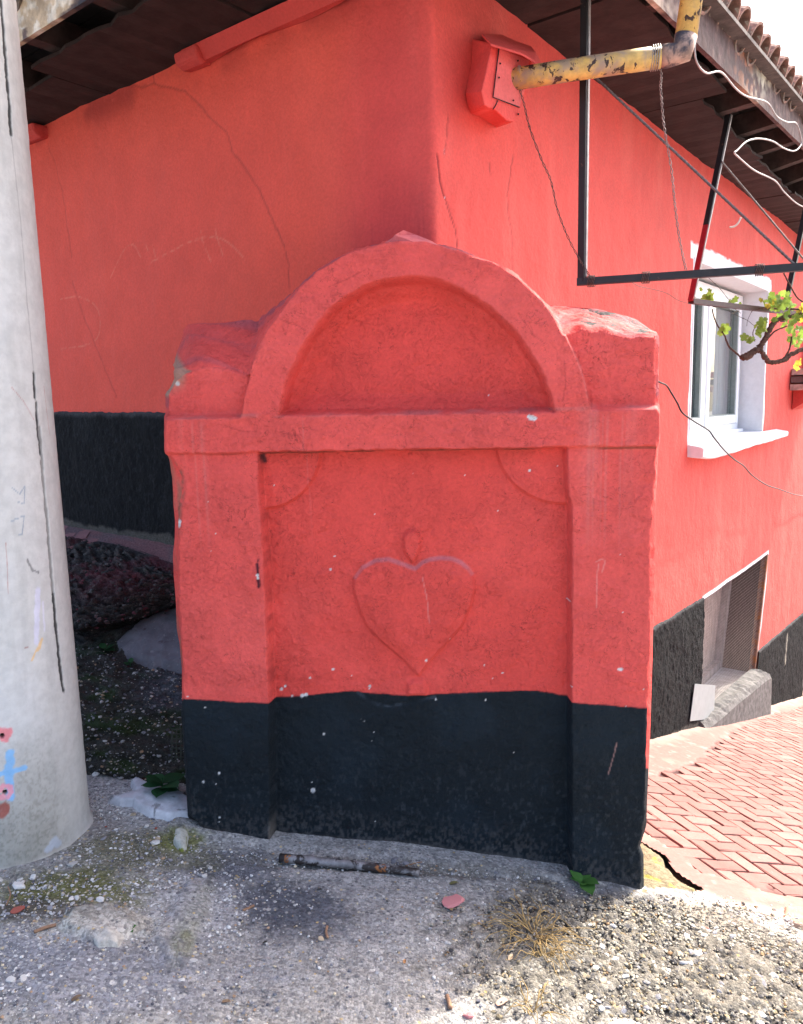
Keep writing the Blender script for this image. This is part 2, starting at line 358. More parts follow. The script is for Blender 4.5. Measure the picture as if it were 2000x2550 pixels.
def ground_cols(x, y):
    c = np.ones(x.shape+(3,))*np.array([.265, .258, .245])
    c = mixc(c, .5+.5*fbm(x*2.2, y*2.2, 4, 3), (.30, .29, .275))
    c = mixc(c, (1-sm(y, 1.65, 2.1))*.7*(1-sm(x, -.3, .2)*.6), (.30, .288, .262))                        # paler towards the front
    c = mixc(c, patch(x, y, 150, 2420, .02, .45, .16, 11)*.7, (.20, .205, .23))  # bluish asphalt lower left
    c = mixc(c, patch(x, y, 700, 2260, -.05, .20, .11, 12)*.9, (.075, .08, .095))  # dark stains
    c = mixc(c, patch(x, y, 560, 2160, -.03, .14, .09, 13)*.8, (.09, .095, .115))
    c = mixc(c, patch(x, y, 800, 2330, -.06, .14, .04, 14)*.5, (.10, .10, .11))
    c = mixc(c, patch(x, y, 1480, 2270, -.13, .26, .16, 15)*.85, (.085, .085, .10))
    c = mixc(c, patch(x, y, 1330, 2360, -.12, .10, .13, 16)*.6, (.09, .085, .08))
    c = mixc(c, patch(x, y, 1800, 2440, -.16, .40, .22, 17)*.75, (.27, .25, .21))
    c = mixc(c, patch(x, y, 1400, 2480, -.12, .22, .10, 18)*.6, (.25, .23, .185))
    c = mixc(c, patch(x, y, 1850, 2310, -.18, .26, .07, 19)*.9, (.25, .238, .21))
    c = mixc(c, patch(x, y, 1000, 2165, -.08, .55, .035, 20, .7)*.7, (.13, .12, .10))   # damp grit at the plinth
    c = mixc(c, patch(x, y, 200, 2230, .03, .24, .13, 21)*.95, (.125, .125, .045))      # moss
    c = mixc(c, patch(x, y, 350, 2120, .02, .22, .10, 22)*.8, (.13, .125, .07))
    c = mixc(c, patch(x, y, 450, 2080, .02, .07, .07, 23)*.8, (.16, .17, .05))
    c = mixc(c, patch(x, y, 480, 2290, -.0, .035, .16, 27)*.7, (.14, .145, .06))
    c = mixc(c, patch(x, y, 300, 1990, .02, .17, .13, 24)*.9, (.36, .35, .34))
    c = mixc(c, patch(x, y, 470, 2250, -.0, .12, .14, 25)*.6, (.40, .39, .38))
    c = mixc(c, patch(x, y, 240, 2310, .02, .16, .07, 26)*.8, (.46, .43, .37))
    c = mixc(c, patch(x, y, 60, 2280, .03, .20, .05, 28)*.8, (.07, .06, .055))
    cz = coarse_zone(x, y); c = mixc(c, cz*.85, (.135, .124, .102)); c = mixc(c, cz*sm(-fbm(x*45, y*45, 3, 5), .02, .35)*.85, (.045, .042, .04)); c = mixc(c, cz*sm(fbm(x*11, y*14, 3, 6), .15, .5)*.35, (.16, .145, .12))
    return c
def coarse_zone(x, y): return np.clip(patch(x, y, 1750, 2420, -.16, .62, .30, 40)+patch(x, y, 1500, 2300, -.13, .30, .16, 41), 0, 1)
gx = np.concatenate([[-300, -90, -30, -12, -6, -3.5, -2.4], np.arange(-1.8, 1.95, .0075), [2.2, 2.8, 3.8, 6, 12, 30, 90, 300]])
gy = np.concatenate([[-300, -90, -30, -10, -4, -1, .3, 1.0], np.arange(1.45, 3.15, .0075), [3.3, 3.6, 4.5, 7, 12, 30, 90, 300]])
X, Y = np.meshgrid(gx, gy, indexing='ij')
Zg = G(X, Y)
inner = (X > -1.9) & (X < 2.0) & (Y > 1.4) & (Y < 3.2)
det = .006*fbm(X*5, Y*5, 3, 1)+.0035*fbm(X*28, Y*28, 3, 2)
cz = coarse_zone(X, Y); det = det+cz*.016*(fbm(X*45, Y*45, 3, 5))
_q = np.stack([X-SP[0], Y-SP[1]], -1); _u = _q@SD[:2]; _v = _q@SN[:2]; det = det+.010*(1-sm(_v+.012*fbm(X*20, Y*20, 3, 36), .0, .05))*(_v > -.1)*(np.abs(_u) < .86)
det = det+.022*patch(X, Y, 250, 2310, .02, .10, .06, 31, .3)+.012*patch(X, Y, 450, 2300, 0, .05, .18, 32, .4)-.010*patch(X, Y, 1000, 2170, -.08, .5, .02, 33)
Zg = np.where(inner, Zg+det, Zg)
# under the house, alley and bank the sheet drops well below them
alley = ((X-C[0])*RN[0]+(Y-C[1])*RN[1] > -2) & (Y > 3.2)
Zg = np.where(Y > 3.2, np.minimum(Zg, np.where(X > 0, GP(np.clip(X, -1, 14), np.clip(Y, 0, 16))-.25, -.15)), Zg)
PE = [wp(*p) for p in ((1600, 2232, -.18), (1700, 2222, -.2), (1800, 2236, -.22), (1930, 2256, -.25), (2100, 2290, -.3), (2500, 2330, -.35))]   # pavement's front edge
pe_y = np.interp(X, [p[0] for p in PE], [p[1] for p in PE])
under = (X > .8) & (Y > pe_y+.05); Zg = np.where(under, np.minimum(Zg, GP(np.clip(X, 0, 9), np.clip(Y, 0, 14))-.07), Zg)
Zg = np.where((X > .7) & (Y <= pe_y+.05), np.minimum(Zg, GP(np.clip(X, 0, 3), np.clip(Y, 1, 3))+.004-.015*sm(X, 1.0, 1.6)), Zg)
Vg = np.stack([X, Y, Zg], -1).reshape(-1, 3)
mk('ground', Vg, grid_faces(*X.shape), M['ground'], col=ground_cols(X, Y).reshape(-1, 3), kind='structure')

# ------------------------------------------------------------------ herringbone pavement of the alley
BW = .088
bA = np.array([math.cos(rad(18)), math.sin(rad(18))]); bB = np.array([math.cos(rad(-72)), math.sin(rad(-72))])
org = np.array(hit(1752, 2092.6, (0, 0, PC_), (-PA, -PB_, 1))[:2])
def smooth_zone(x, y):
    """1 where the joints are filled flush (by the wall, by the front edge)"""
    dw = (x-C[0])*RN[0]+(y-C[1])*RN[1]; s_ = (x-C[0])*RD[0]+(y-C[1])*RD[1]
    pe = np.interp(x, [p[0] for p in PE], [p[1] for p in PE])
    near = np.interp(s_, [0, 1.5, 2.6, 3.6, 5, 9], [.30, .32, .32, .20, .09, .05])
    a = 1-sm(dw+.06*fbm(x*7, y*7, 3, 60), near-.03, near+.05)
    b = 1-sm(y-pe+.05*fbm(x*6, y*6, 3, 61), .20, .27)
    d = 1-sm(x-.85-(y-2.5)*.22+.05*fbm(x*6+3, y*6, 3, 62), -.01, .09)
    return np.clip(np.maximum(np.maximum(a, b), d*.6), 0, 1)
px_ = np.concatenate([np.arange(.55, 2.6, .012), np.arange(2.6, 9, .06)]); py_ = np.concatenate([np.arange(2.1, 5.2, .014), np.arange(5.2, 16, .08)])
X, Y = np.meshgrid(px_, py_, indexing='ij')
pe = np.interp(X, [p[0] for p in PE], [p[1] for p in PE])+.02*fbm(X*14, Y*0, 3, 63)
Yc = np.maximum(Y, pe)                           # ragged front edge
rock = sdf_poly(X, Yc, [wp(1590, 2260, -.19), wp(1590, 2030, -.2), wp(1660, 2075, -.2), wp(1755, 2192, -.22), wp(1650, 2225, -.19)])
sz = np.maximum(smooth_zone(X, Yc), sm(rock, -.085, -.06)); sz = np.maximum(sz, 1-sm((X-C[0])*RN[0]+(Yc-C[1])*RN[1], .16, .2))
fillj = sm(fbm(X*9, Yc*9, 4, 59), .12, .5)
Zp = GP(X, Yc)+.004*fbm(X*3, Yc*3, 3, 64)+np.where(sz > .5, .0028, -.013+.0125*fillj)+(sz > .5)*.002*fbm(X*30, Yc*30, 2, 65)
Zp = np.where(Y < pe-.001, Zp-.05*sm(pe-Y, 0, .02), Zp)
keep = (Y > pe-.03) & ((X-C[0])*RN[0]+(Yc-C[1])*RN[1] > -.25) & (X > .815)
rock = sdf_poly(X, Yc, [wp(1590, 2260, -.19), wp(1590, 2050, -.2), wp(1612, 2060, -.2), wp(1640, 2075, -.2), wp(1662, 2095, -.22), wp(1672, 2130, -.22), wp(1692, 2155, -.22), wp(1725, 2175, -.22), wp(1755, 2192, -.22), wp(1700, 2215, -.2), wp(1650, 2225, -.19)])
keep &= rock < .006
colp = np.ones(X.shape+(3,))*np.array(PINK)
colp = mixc(colp, (sz <= .5)*(1-fillj*.8), (.06, .030, .030))
colp = mixc(colp, (sz > .5)*sm(fbm(X*7, Yc*7, 4, 66), .1, .55)*.35, (.42, .27, .22))
colp = mixc(colp, (sz > .5)*sm(fbm(X*22, Yc*22, 3, 69), .35, .6)*.4, (.40, .35, .31))
colp = mixc(colp, (1-sm(Yc-pe+.05*fbm(X*12, Yc*12, 3, 68), .0, .09))*.75, (.44, .38, .31))
dw = (X-C[0])*RN[0]+(Yc-C[1])*RN[1]; colp = mixc(colp, (1-sm(dw+.05*fbm(X*12, Yc*12, 3, 67), .03, .12))*.75, (.30, .24, .20))
f = keep[:-1, :-1] & keep[1:, :-1] & keep[1:, 1:] & keep[:-1, 1:]
V, FQ, cc = compact(np.stack([X, Yc, Zp], -1).reshape(-1, 3), grid_faces(*X.shape, f), colp.reshape(-1, 3))
pavement = mk('brick_pavement', V, FQ, m_simple('pink_painted_cement', None, .85, 60, .1, .5, .002, .2, col=True), col=cc, kind='structure')
def brick_mesh(seed):
    rs = random.Random(seed); L, Wd, H = BW*2-.009, BW-.009, .03
    mb = MB(); pts = []
    for z, ins in ((-H, 0), (-.003, 0), (0, .004)):
        for (sx, sy) in ((-1, -1), (0, -1), (1, -1), (1, 1), (0, 1), (-1, 1)):
            pts.append((sx*(L/2-ins)+rs.uniform(-.0015, .0015), sy*(Wd/2-ins)+rs.uniform(-.002, .002), z+(rs.uniform(-.0012, .0012) if ins else 0)))
    fs = [(i+k*6, (i+1) % 6+k*6, (i+1) % 6+(k+1)*6, i+(k+1)*6) for k in range(2) for i in range(6)]+[(12, 13, 16, 17), (13, 14, 15, 16)]
    return mesh_data('brick', pts, fs, M['brick'], smooth=False)
bms = [brick_mesh(i) for i in range(8)]
nrm = Vector((-PA, -PB_, 1)).normalized()
cand = []
for i in range(-60, 90):
    for j in range(-90, 60):
        m = (i-j) % 4
        if m == 0: cx, cy, ang = i+1, j+.5, 0
        elif m == 2: cx, cy, ang = i+.5, j, 1
        else: continue
        p = org+bA*cx*BW+bB*cy*BW
        if not (.7 < p[0] < 8 and 2.2 < p[1] < 12): continue
        dd = np.array([p[0], p[1], GP(*p)])-EYE; dep = dd@FW; ix = 1000+F*(dd@RT)/dep; iy = 1275-F*(dd@UP)/dep
        szv = float(smooth_zone(p[0], p[1])); dwv = (p[0]-C[0])*RN[0]+(p[1]-C[1])*RN[1]
        if szv > .75 or dwv < .12: continue
        rk = float(sdf_poly(np.array([p[0]]), np.array([p[1]]), [wp(1590, 2260, -.19), wp(1590, 2030, -.2), wp(1660, 2075, -.2), wp(1755, 2192, -.22), wp(1650, 2225, -.19)])[0])
        if rk > -.05: continue
        vis = 1540 < ix < 2080 and 1650 < iy < 2300
        cand.append((0 if vis else 1, dep, p, ang))
cand.sort(key=lambda c: (c[0], c[1]))
far = MB(); rnd = random.Random(5)
for k, (v_, dep, p, ang) in enumerate(cand):
    ax = (bA if ang == 0 else bB); a3 = Vector((ax[0], ax[1], PA*ax[0]+PB_*ax[1])).normalized(); b3 = nrm.cross(a3)
    dz = rnd.uniform(-.0015, .0015)
    if k < 298:
        o = bpy.data.objects.new('brick', bms[rnd.randrange(8)]); link(o, pavement)
        o.matrix_local = Matrix(((a3[0], b3[0], nrm[0], p[0]), (a3[1], b3[1], nrm[1], p[1]), (a3[2], b3[2], nrm[2], GP(*p)+dz+.0008), (0, 0, 0, 1)))
    elif dep < 12 and k < 2600:
        L, Wd = BW*2-.01, BW-.01; c0 = Vector((p[0], p[1], GP(*p)+dz))-a3*L/2-b3*Wd/2-nrm*.02
        far.box(c0, a3*L, b3*Wd, nrm*.02)
far.build('small_bricks', M['brick'], pavement, kind='stuff')

# rock patch and slab beside the fountain's right foot
def blob_slab(name, outline, zt, thick, mat, seed, amp=.006, parent=None, step=.008, dome=.01, **kw):
    P = np.array(outline); x = np.arange(P[:, 0].min()-step, P[:, 0].max()+2*step, step); y = np.arange(P[:, 1].min()-step, P[:, 1].max()+2*step, step)
    X, Y = np.meshgrid(x, y, indexing='ij'); d = sdf_poly(X, Y, outline)+.006*fbm(X*30, Y*30, 3, seed)
    zz = zt(X, Y) if callable(zt) else zt
    Z = zz+amp*fbm(X*18, Y*18, 4, seed+3)+dome*sm(d, 0, .06)-thick*(1-sm(d, -.004, .010))
    k = d > -.010; f = k[:-1, :-1] & k[1:, :-1] & k[1:, 1:] & k[:-1, 1:]
    V, FQ = compact(np.stack([X, Y, Z], -1).reshape(-1, 3), grid_faces(*X.shape, f))
    return mk(name, V, FQ, mat, parent, **kw)
blob_slab('rock_outcrop', [wp(1585, 2262, -.19), wp(1585, 2050, -.2), wp(1605, 2046, -.2), wp(1632, 2068, -.2), wp(1652, 2095, -.22), wp(1662, 2130, -.22), wp(1685, 2160, -.22), wp(1720, 2180, -.22), wp(1745, 2192, -.22), wp(1700, 2205, -.2), wp(1655, 2222, -.19)],
          lambda x, y: GP(x, y)-.004, .05, M['yrock'], 71, .010, label='yellowish porous rock patch at the right foot of the red fountain', cat='rock')
blob_slab('cement_patch', [wp(*q) for q in ((1640, 2238, -.19), (1700, 2225, -.19), (1790, 2245, -.2), (1880, 2275, -.2), (1840, 2305, -.19), (1740, 2290, -.19), (1660, 2265, -.19))],
          lambda x, y: GP(x, y)+.001, .04, m_simple('pale_cement', (.27, .24, .20), .9, 30, .2, .6, .005, .15, spots=[(20, .6, .7, (.25, .22, .2), None)]), 72, .006, label='pale cement patch smeared in front of the pink brick pavement', cat='cement patch')
blob_slab('broken_slab', [wp(*q) for q in ((1955, 2215, -.25), (2040, 2180, -.26), (2150, 2230, -.27), (2060, 2290, -.25), (1975, 2270, -.24), (1945, 2245, -.24))],
          lambda x, y: GP(x, y)+.012, .06, m_simple('pinkish_broken_cement', (.32, .22, .165), .9, 30, .2, .5, .004, .15), 73, .003, label='broken pinkish slab corner at the right edge of the pavement', cat='slab')
blob_slab('flat_white_rock', [wp(*q) for q in ((1490, 2535, -.12), (1520, 2515, -.12), (1575, 2518, -.12), (1610, 2535, -.12), (1625, 2570, -.12), (1560, 2600, -.12), (1490, 2580, -.12))],
          lambda x, y: G(x, y)-.002, .03, m_simple('white_rock', (.42, .40, .37), .85, 40, .15, .7, .006, .2, spots=[(20, .58, .66, (.3, .28, .26), None)]), 74, .008, step=.005, label='flat whitish rock embedded in the coarse gravel at the bottom edge', cat='rock')
blob_slab('mossy_stone', [wp(*q) for q in ((428, 2105, .01), (432, 2080, .01), (455, 2070, .01), (475, 2078, .01), (470, 2110, .01), (450, 2122, .01))],
          lambda x, y: G(x, y)+.02, .06, m_simple('mossy_limestone', (.42, .42, .36), .9, 50, .25, .6, .005, .15, spots=[(22, .52, .6, (.17, .19, .04), None)]), 75, .008, step=.005, dome=.02, label='moss edged pale stone at the left foot of the red fountain', cat='stone')
blob_slab('crumbling_concrete_lump', [wp(*q) for q in ((215, 2330, .03), (235, 2290, .03), (280, 2278, .03), (312, 2290, .03), (318, 2330, .02), (300, 2362, .02), (240, 2370, .02), (215, 2350, .02))],
          lambda x, y: G(x, y)+.012, .05, m_simple('crumbling_concrete', (.50, .47, .41), .92, 60, .25, .9, .006, .15, spots=[(30, .6, .68, (.26, .23, .17), None)]), 76, .014, step=.005, dome=.014, label='crumbling pale concrete lump on the ground right of the grey pole', cat='concrete lump')

# ------------------------------------------------------------------ bank, rubble ledge and terrace behind the fountain on the left
cx_ = [-3.4, -1.5, -1.3, -1.1, -.9, -.45]
def ywall(x): return C[1]+(C[0]-x)*(LD[1]/-LD[0])
PROF = {  # rows: (Y,z) for the columns above
 0: [(3.5, -.15), (2.80, -.12), (2.78, -.12), (2.76, -.12), (2.74, -.15), (2.72, -.2)],
 1: [(3.6, .06), (2.90, .04), (2.88, .035), (2.86, .03), (2.82, .02), (2.8, -.05)],
 2: [(3.7, .15), (2.98, .13), (2.96, .13), (2.95, .12), (2.95, .10), (2.95, .05)],
 3: [(3.8, .26), (3.10, .25), (3.07, .23), (3.06, .22), (3.05, .2), (3.05, .15)],
 4: [(4.1, .34), (3.24, .33), (3.20, .31), (3.18, .29), (3.16, .27), (3.12, .2)],
 5: [(4.5, .38), (3.34, .365), (3.34, .35), (3.30, .34), (3.25, .32), (3.15, .25)],
 6: [(4.9, .43), (3.47, .42), (3.56, .46), (3.66, .50), (3.50, .48), (3.20, .4)],
 7: [(4.95, .47), (3.50, .46), (3.60, .50), (3.68, .54), (3.52, .52), (3.22, .45)],
 8: [(4.75, .53), (3.36, .50), (3.44, .52), (3.55, .56), (3.42, .56), (3.2, .5)],
 9: [(4.85, .63), (3.47, .60), (3.47, .61), (3.52, .63), (3.41, .62), (3.2, .6)],
 10: [(5.1, .72), (3.68, .69), (3.58, .68), (3.53, .68), (3.42, .68), (3.22, .66)],
 11: [(5.3, .79), (3.93, .765), (3.74, .745), (3.58, .72), (3.46, .71), (3.26, .7)],
 12: [(5.75, .86), (4.20, .845), (4.03, .84), (3.87, .835), (3.70, .82), (3.38, .8)]}
def bank_sheet(r0, r1, nr, nc=300, x0=-3.2, x1=-.5):
    us = np.linspace(r0, r1, nr); xs = np.linspace(0, 1, nc)**.8*(x1-x0)+x0
    U, Xs = np.meshgrid(us, xs, indexing='ij')
    YY = np.array([np.interp(xs, cx_, [q[0] for q in PROF[k]]) for k in range(13)]); ZZ = np.array([np.interp(xs, cx_, [q[1] for q in PROF[k]]) for k in range(13)])
    k0 = np.clip(np.floor(U).astype(int), 0, 11); fr = U-k0; j = np.broadcast_to(np.arange(nc), U.shape)
    return U, Xs, YY[k0, j]*(1-fr)+YY[k0+1, j]*fr, ZZ[k0, j]*(1-fr)+ZZ[k0+1, j]*fr
U, Xb, Yb, Zb = bank_sheet(0, 7, 190)
n1 = fbm(Xb*9, U*3, 4, 80); n2 = fbm(Xb*40, U*9, 3, 81)
Yb2 = Yb-.03*n1-.012*n2; Zb2 = Zb+.02*n1+.010*n2
c = np.ones(U.shape+(3,))*np.array([.050, .047, .040]); c = mixc(c, sm(fbm(Xb*7, U*2.2, 4, 82), -.1, .4), (.035, .055, .02)); c = mixc(c, sm(U, 4.2, 6.5)*.85, (.035, .033, .036)); c = mixc(c, sm(fbm(Xb*16, U*5, 3, 83), .2, .6)*.5, (.10, .095, .085))  # upper rows darkened: shade below the overhang put into the colour
c = mixc(c, sm(Xb, -1.25, -1.0)*sm(U, 3, 3.6)*(1-sm(U, 4.6, 5.2))*.7, (.12, .12, .15))
BANKP = (Xb, Yb2, Zb2, U)
mk('earth_bank', np.stack([Xb, Yb2, Zb2], -1).reshape(-1, 3), grid_faces(*U.shape)[:, ::-1], M['rubble'], col=c.reshape(-1, 3), kind='structure')
U, Xb, Yb, Zb = bank_sheet(6.3, 11.25, 210)
n1 = fbm(Xb*7, U*2.0, 4, 85); n2 = fbm(Xb*34, U*8, 4, 86, .6)
ed = (1-sm(U, 11.0, 11.25)); n1 = n1+.5*np.abs(fbm(Xb*13, U*4, 3, 89)); n2 = n2+.6*np.abs(fbm(Xb*20, U*6, 3, 79))
RUB = (Xb, Yb-(.035*n1+.028*n2)*ed, Zb+(.02*n1+.024*n2)*ed, U)
c = np.ones(U.shape+(3,))*np.array([.032, .029, .028]); c = mixc(c, sm(n2, .05, .5)*.6, (.11, .10, .095)); c = mixc(c, sm(fbm(Xb*5, U*2+4, 4, 87), -.25, .35)*sm(U, 8.6, 10.2)*.75, (.14, .034, .045)); c = mixc(c, (1-sm(U, 7.4, 8.6))*.8, (.02, .02, .02))  # undercut rows painted near black as the shade below the lip
mk('rubble_ledge', np.stack([Xb, Yb-(.035*n1+.028*n2)*ed, Zb+(.02*n1+.024*n2)*ed], -1).reshape(-1, 3), grid_faces(*U.shape)[:, ::-1], M['rubble'], col=c.reshape(-1, 3), kind='structure')
U, Xb, Yb, Zb = bank_sheet(11.2, 12, 60)
n1 = fbm(Xb*8, U*6, 4, 88)
c = np.ones(U.shape+(3,))*np.array([.24, .115, .12]); c = mixc(c, sm(n1, -.2, .5)*.6, (.16, .13, .14)); c = mixc(c, sm(U, 11.75, 11.95)*.7, (.20, .21, .20))
terr = mk('terrace_paving', np.stack([Xb, Yb, Zb+.004*n1], -1).reshape(-1, 3), grid_faces(*U.shape)[:, ::-1], M['rubble'], col=c.reshape(-1, 3), kind='structure')
rnd = random.Random(9)   # worn herringbone bricks still showing on the terrace, left of the gap
m_old = m_brick('worn_terrace_brick', (.23, .11, .11)); obm = []
for k_ in range(3): me_ = bms[k_].copy(); me_.materials[0] = m_old; obm.append(me_)
o3 = Vector((LN[0], LN[1], -.25)).normalized(); d3 = Vector(LD); n3 = d3.cross(o3); n3 = -n3 if n3.z < 0 else n3
for i in range(-2, 22):
    for j in range(-14, 14):
        m_ = (i-j) % 4
        if m_ not in (0, 2): continue
        cx0, cy0 = (i+1, j+.5) if m_ == 0 else (i+.5, j)
        t_ = 2.22+BW*(cx0*.707-cy0*.707)*1.0; o_ = .16+BW*(cx0*.707+cy0*.707)-.62
        if not (.05 < o_ < .24 and 2.15 < t_ < 3.4): continue
        P = LWP(t_, 0, o_); u_ = np.interp(P[0], cx_, [q[1] for q in PROF[11]]); u2 = np.interp(P[0], cx_, [q[1] for q in PROF[12]]); yy1 = np.interp(P[0], cx_, [q[0] for q in PROF[11]]); yy2 = np.interp(P[0], cx_, [q[0] for q in PROF[12]])
        z = u_+(u2-u_)*(P[1]-yy1)/(yy2-yy1)+.004; ax = (d3*.707+o3*.707) if m_ == 0 else (o3*.707-d3*.707); bx = n3.cross(ax)
        o = bpy.data.objects.new('brick', obm[(i+j) % 3]); link(o, terr); o.matrix_local = Matrix(((ax[0], bx[0], n3[0], P[0]), (ax[1], bx[1], n3[1], P[1]), (ax[2], bx[2], n3[2], z), (0, 0, 0, 1)))
# tilted cement slab lying under the ledge
_m = np.linalg.lstsq(np.array([(-1.12, 3.585, 1), (-1.22, 3.35, 1), (-1.0, 3.28, 1), (-1.36, 3.44, 1)]), np.array([.505, .356, .342, .40]), rcond=None)[0]
blob_slab('tilted_cement_slab', [(-1.10, 3.62), (-1.26, 3.56), (-1.36, 3.45), (-1.30, 3.385), (-1.17, 3.325), (-.95, 3.25), (-.72, 3.22), (-.70, 3.5)], lambda x, y: _m[0]*x+_m[1]*y+_m[2]+.024, .06, M['slab'], 91, .010, step=.007, dome=.004, label='tilted grey cement slab under the rubble ledge left of the fountain', cat='slab')

# marble shard with the rosette of leaves
blob_slab('broken_marble_slab', [wp(*q) for q in ((266, 2004, .03), (300, 1996, .03), (335, 1985, .03), (325, 1962, .03), (340, 1950, .03), (380, 1968, .03), (430, 1975, .03), (470, 1985, .03), (500, 2030, .02), (455, 2038, .02), (420, 2046, .02), (385, 2045, .02), (355, 2036, .02), (330, 2018, .02), (300, 2012, .03))],
          lambda x, y: G(x, y)+.030, .05, M['marble'], 90, .004, step=.005, dome=.004, label='jagged whitish slab lying in gravel between pole and fountain', cat='slab')

# ------------------------------------------------------------------ gravel
def ico():
    p = (1+5**.5)/2; V = np.array([(-1, p, 0), (1, p, 0), (-1, -p, 0), (1, -p, 0), (0, -1, p), (0, 1, p), (0, -1, -p), (0, 1, -p), (p, 0, -1), (p, 0, 1), (-p, 0, -1), (-p, 0, 1)])/math.hypot(1, p)
    Fs = np.array([(0, 11, 5), (0, 5, 1), (0, 1, 7), (0, 7, 10), (0, 10, 11), (1, 5, 9), (5, 11, 4), (11, 10, 2), (10, 7, 6), (7, 1, 8), (3, 9, 4), (3, 4, 2), (3, 2, 6), (3, 6, 8), (3, 8, 9), (4, 9, 5), (2, 4, 11), (6, 2, 10), (8, 6, 7), (9, 8, 1)]); return V, Fs
IV, IF = ico()
def scatter(name, pos, size, cols, seed, flat=.6):
    rs = np.random.RandomState(seed); n = len(pos)
    V = IV[None]*(1+.35*(rs.rand(n, 12, 1)-.5)*2)
    sc = np.stack([1+.5*(rs.rand(n)-.3), np.ones(n), flat*(.7+.6*rs.rand(n))], -1); V = V*sc[:, None]*size[:, None, None]
    a = rs.rand(n)*6.283; ca, sa = np.cos(a)[:, None], np.sin(a)[:, None]
    tl = (rs.rand(n)-.5)*.9; ct, sn_ = np.cos(tl)[:, None], np.sin(tl)[:, None]
    x, y, z = V[..., 0], V[..., 1], V[..., 2]; y, z = y*ct-z*sn_, y*sn_+z*ct
    V = np.stack([x*ca-y*sa, x*sa+y*ca, z], -1)+pos[:, None]
    FQ = (IF[None]+np.arange(n)[:, None, None]*12).reshape(-1, 3)
    return mk(name, V.reshape(-1, 3), FQ, M['gravel'], col=np.repeat(cols, 12, 0), kind='stuff', smooth=False)
rs = np.random.RandomState(3)
PAL = np.array([(.58, .57, .54), (.46, .45, .43), (.32, .32, .33), (.20, .20, .22), (.50, .43, .31), (.11, .11, .13), (.64, .62, .58), (.40, .27, .17)])
def inside_fountain(x, y):
    q = np.stack([x-SP[0], y-SP[1]], -1); u = q@SD[:2]; v = -(q@SN[:2]); return (u > -.80) & (u < .82) & (v > -.02)
def pole_in(x, y): return np.hypot(x+1.37, y-2.49) < .25
def pave_in(x, y): return (x > .78) & (y > np.interp(x, [p[0] for p in PE], [p[1] for p in PE])-.01)
n = 60000; x = rs.uniform(-1.45, 1.6, n); y = rs.uniform(1.5, 2.8, n)
gz = np.clip(patch(x, y, 300, 1990, .02, .2, .15, 24)*1.3+patch(x, y, 470, 2250, 0, .14, .16, 25)+patch(x, y, 150, 2420, 0, .5, .25, 44)*.6+patch(x, y, 250, 2240, .02, .3, .16, 45)*.6+patch(x, y, 1850, 2310, -.18, .3, .1, 46)*1.3+coarse_zone(x, y)*.8+patch(x, y, 1000, 2160, -.08, .6, .04, 47)*.5+patch(x, y, 560, 2200, -.02, .3, .10, 48)*.25+patch(x, y, 250, 2120, .02, .3, .10, 49)*.5+.07, 0, 1)
k = (rs.rand(n) < gz) & ~inside_fountain(x, y) & ~pole_in(x, y) & ~pave_in(x, y); x, y = x[k], y[k]; cz = coarse_zone(x, y)
sz_ = (.0013+.0048*rs.rand(len(x))**3.5)+cz*.0028*rs.rand(len(x))
pale = np.clip(patch(x, y, 300, 1990, .02, .25, .2, 24)+patch(x, y, 470, 2250, 0, .14, .16, 25)+patch(x, y, 1850, 2310, -.18, .3, .1, 46), 0, 1)
ci = rs.choice(8, len(x), p=[.17, .18, .20, .13, .13, .06, .09, .04]); ci = np.where((rs.rand(len(x)) < pale*.8), rs.choice([0, 6, 1], len(x)), ci)
scatter('gravel', np.stack([x, y, G(x, y)+.001+.004*(rs.rand(len(x))-.5)], -1), sz_, PAL[ci]*(.8+.4*rs.rand(len(x), 1))*np.where(cz > .3, .50, .9)[:, None]*np.where((cz > .3)[:, None], np.array([1.04, .98, .84]), 1.), 8)
# stones stuck in the bank
Xb, Yb, Zb, Ub = BANKP; m = (Ub > .9) & (Ub < 5.6) & (Xb > -1.7); idx = np.flatnonzero(m.ravel()); idx = rs.choice(idx, 3600)
P = np.stack([Xb.ravel()[idx], Yb.ravel()[idx], Zb.ravel()[idx]], -1)
scatter('bank_gravel', P+(rs.rand(len(P), 3)-.5)*.012, .002+.007*rs.rand(len(P))**3, PAL[rs.choice(8, len(P), p=[.12, .14, .24, .2, .14, .1, .02, .04])]*.62, 9)
Xb, Yb, Zb, Ub = RUB; m = (Ub > 7.6) & (Ub < 11.1) & (Xb > -1.9); idx = rs.choice(np.flatnonzero(m.ravel()), 1500)
P = np.stack([Xb.ravel()[idx], Yb.ravel()[idx], Zb.ravel()[idx]], -1); pc = np.array([(.07, .065, .06), (.04, .037, .037), (.10, .095, .09), (.10, .032, .04), (.03, .03, .03), (.08, .05, .05)])
scatter('rubble_chunks', P+(rs.rand(len(P), 3)-.5)*.02+np.array([0, .005, -.004]), .003+.012*rs.rand(len(P))**2.5, pc[rs.choice(6, len(P))], 10, .75)
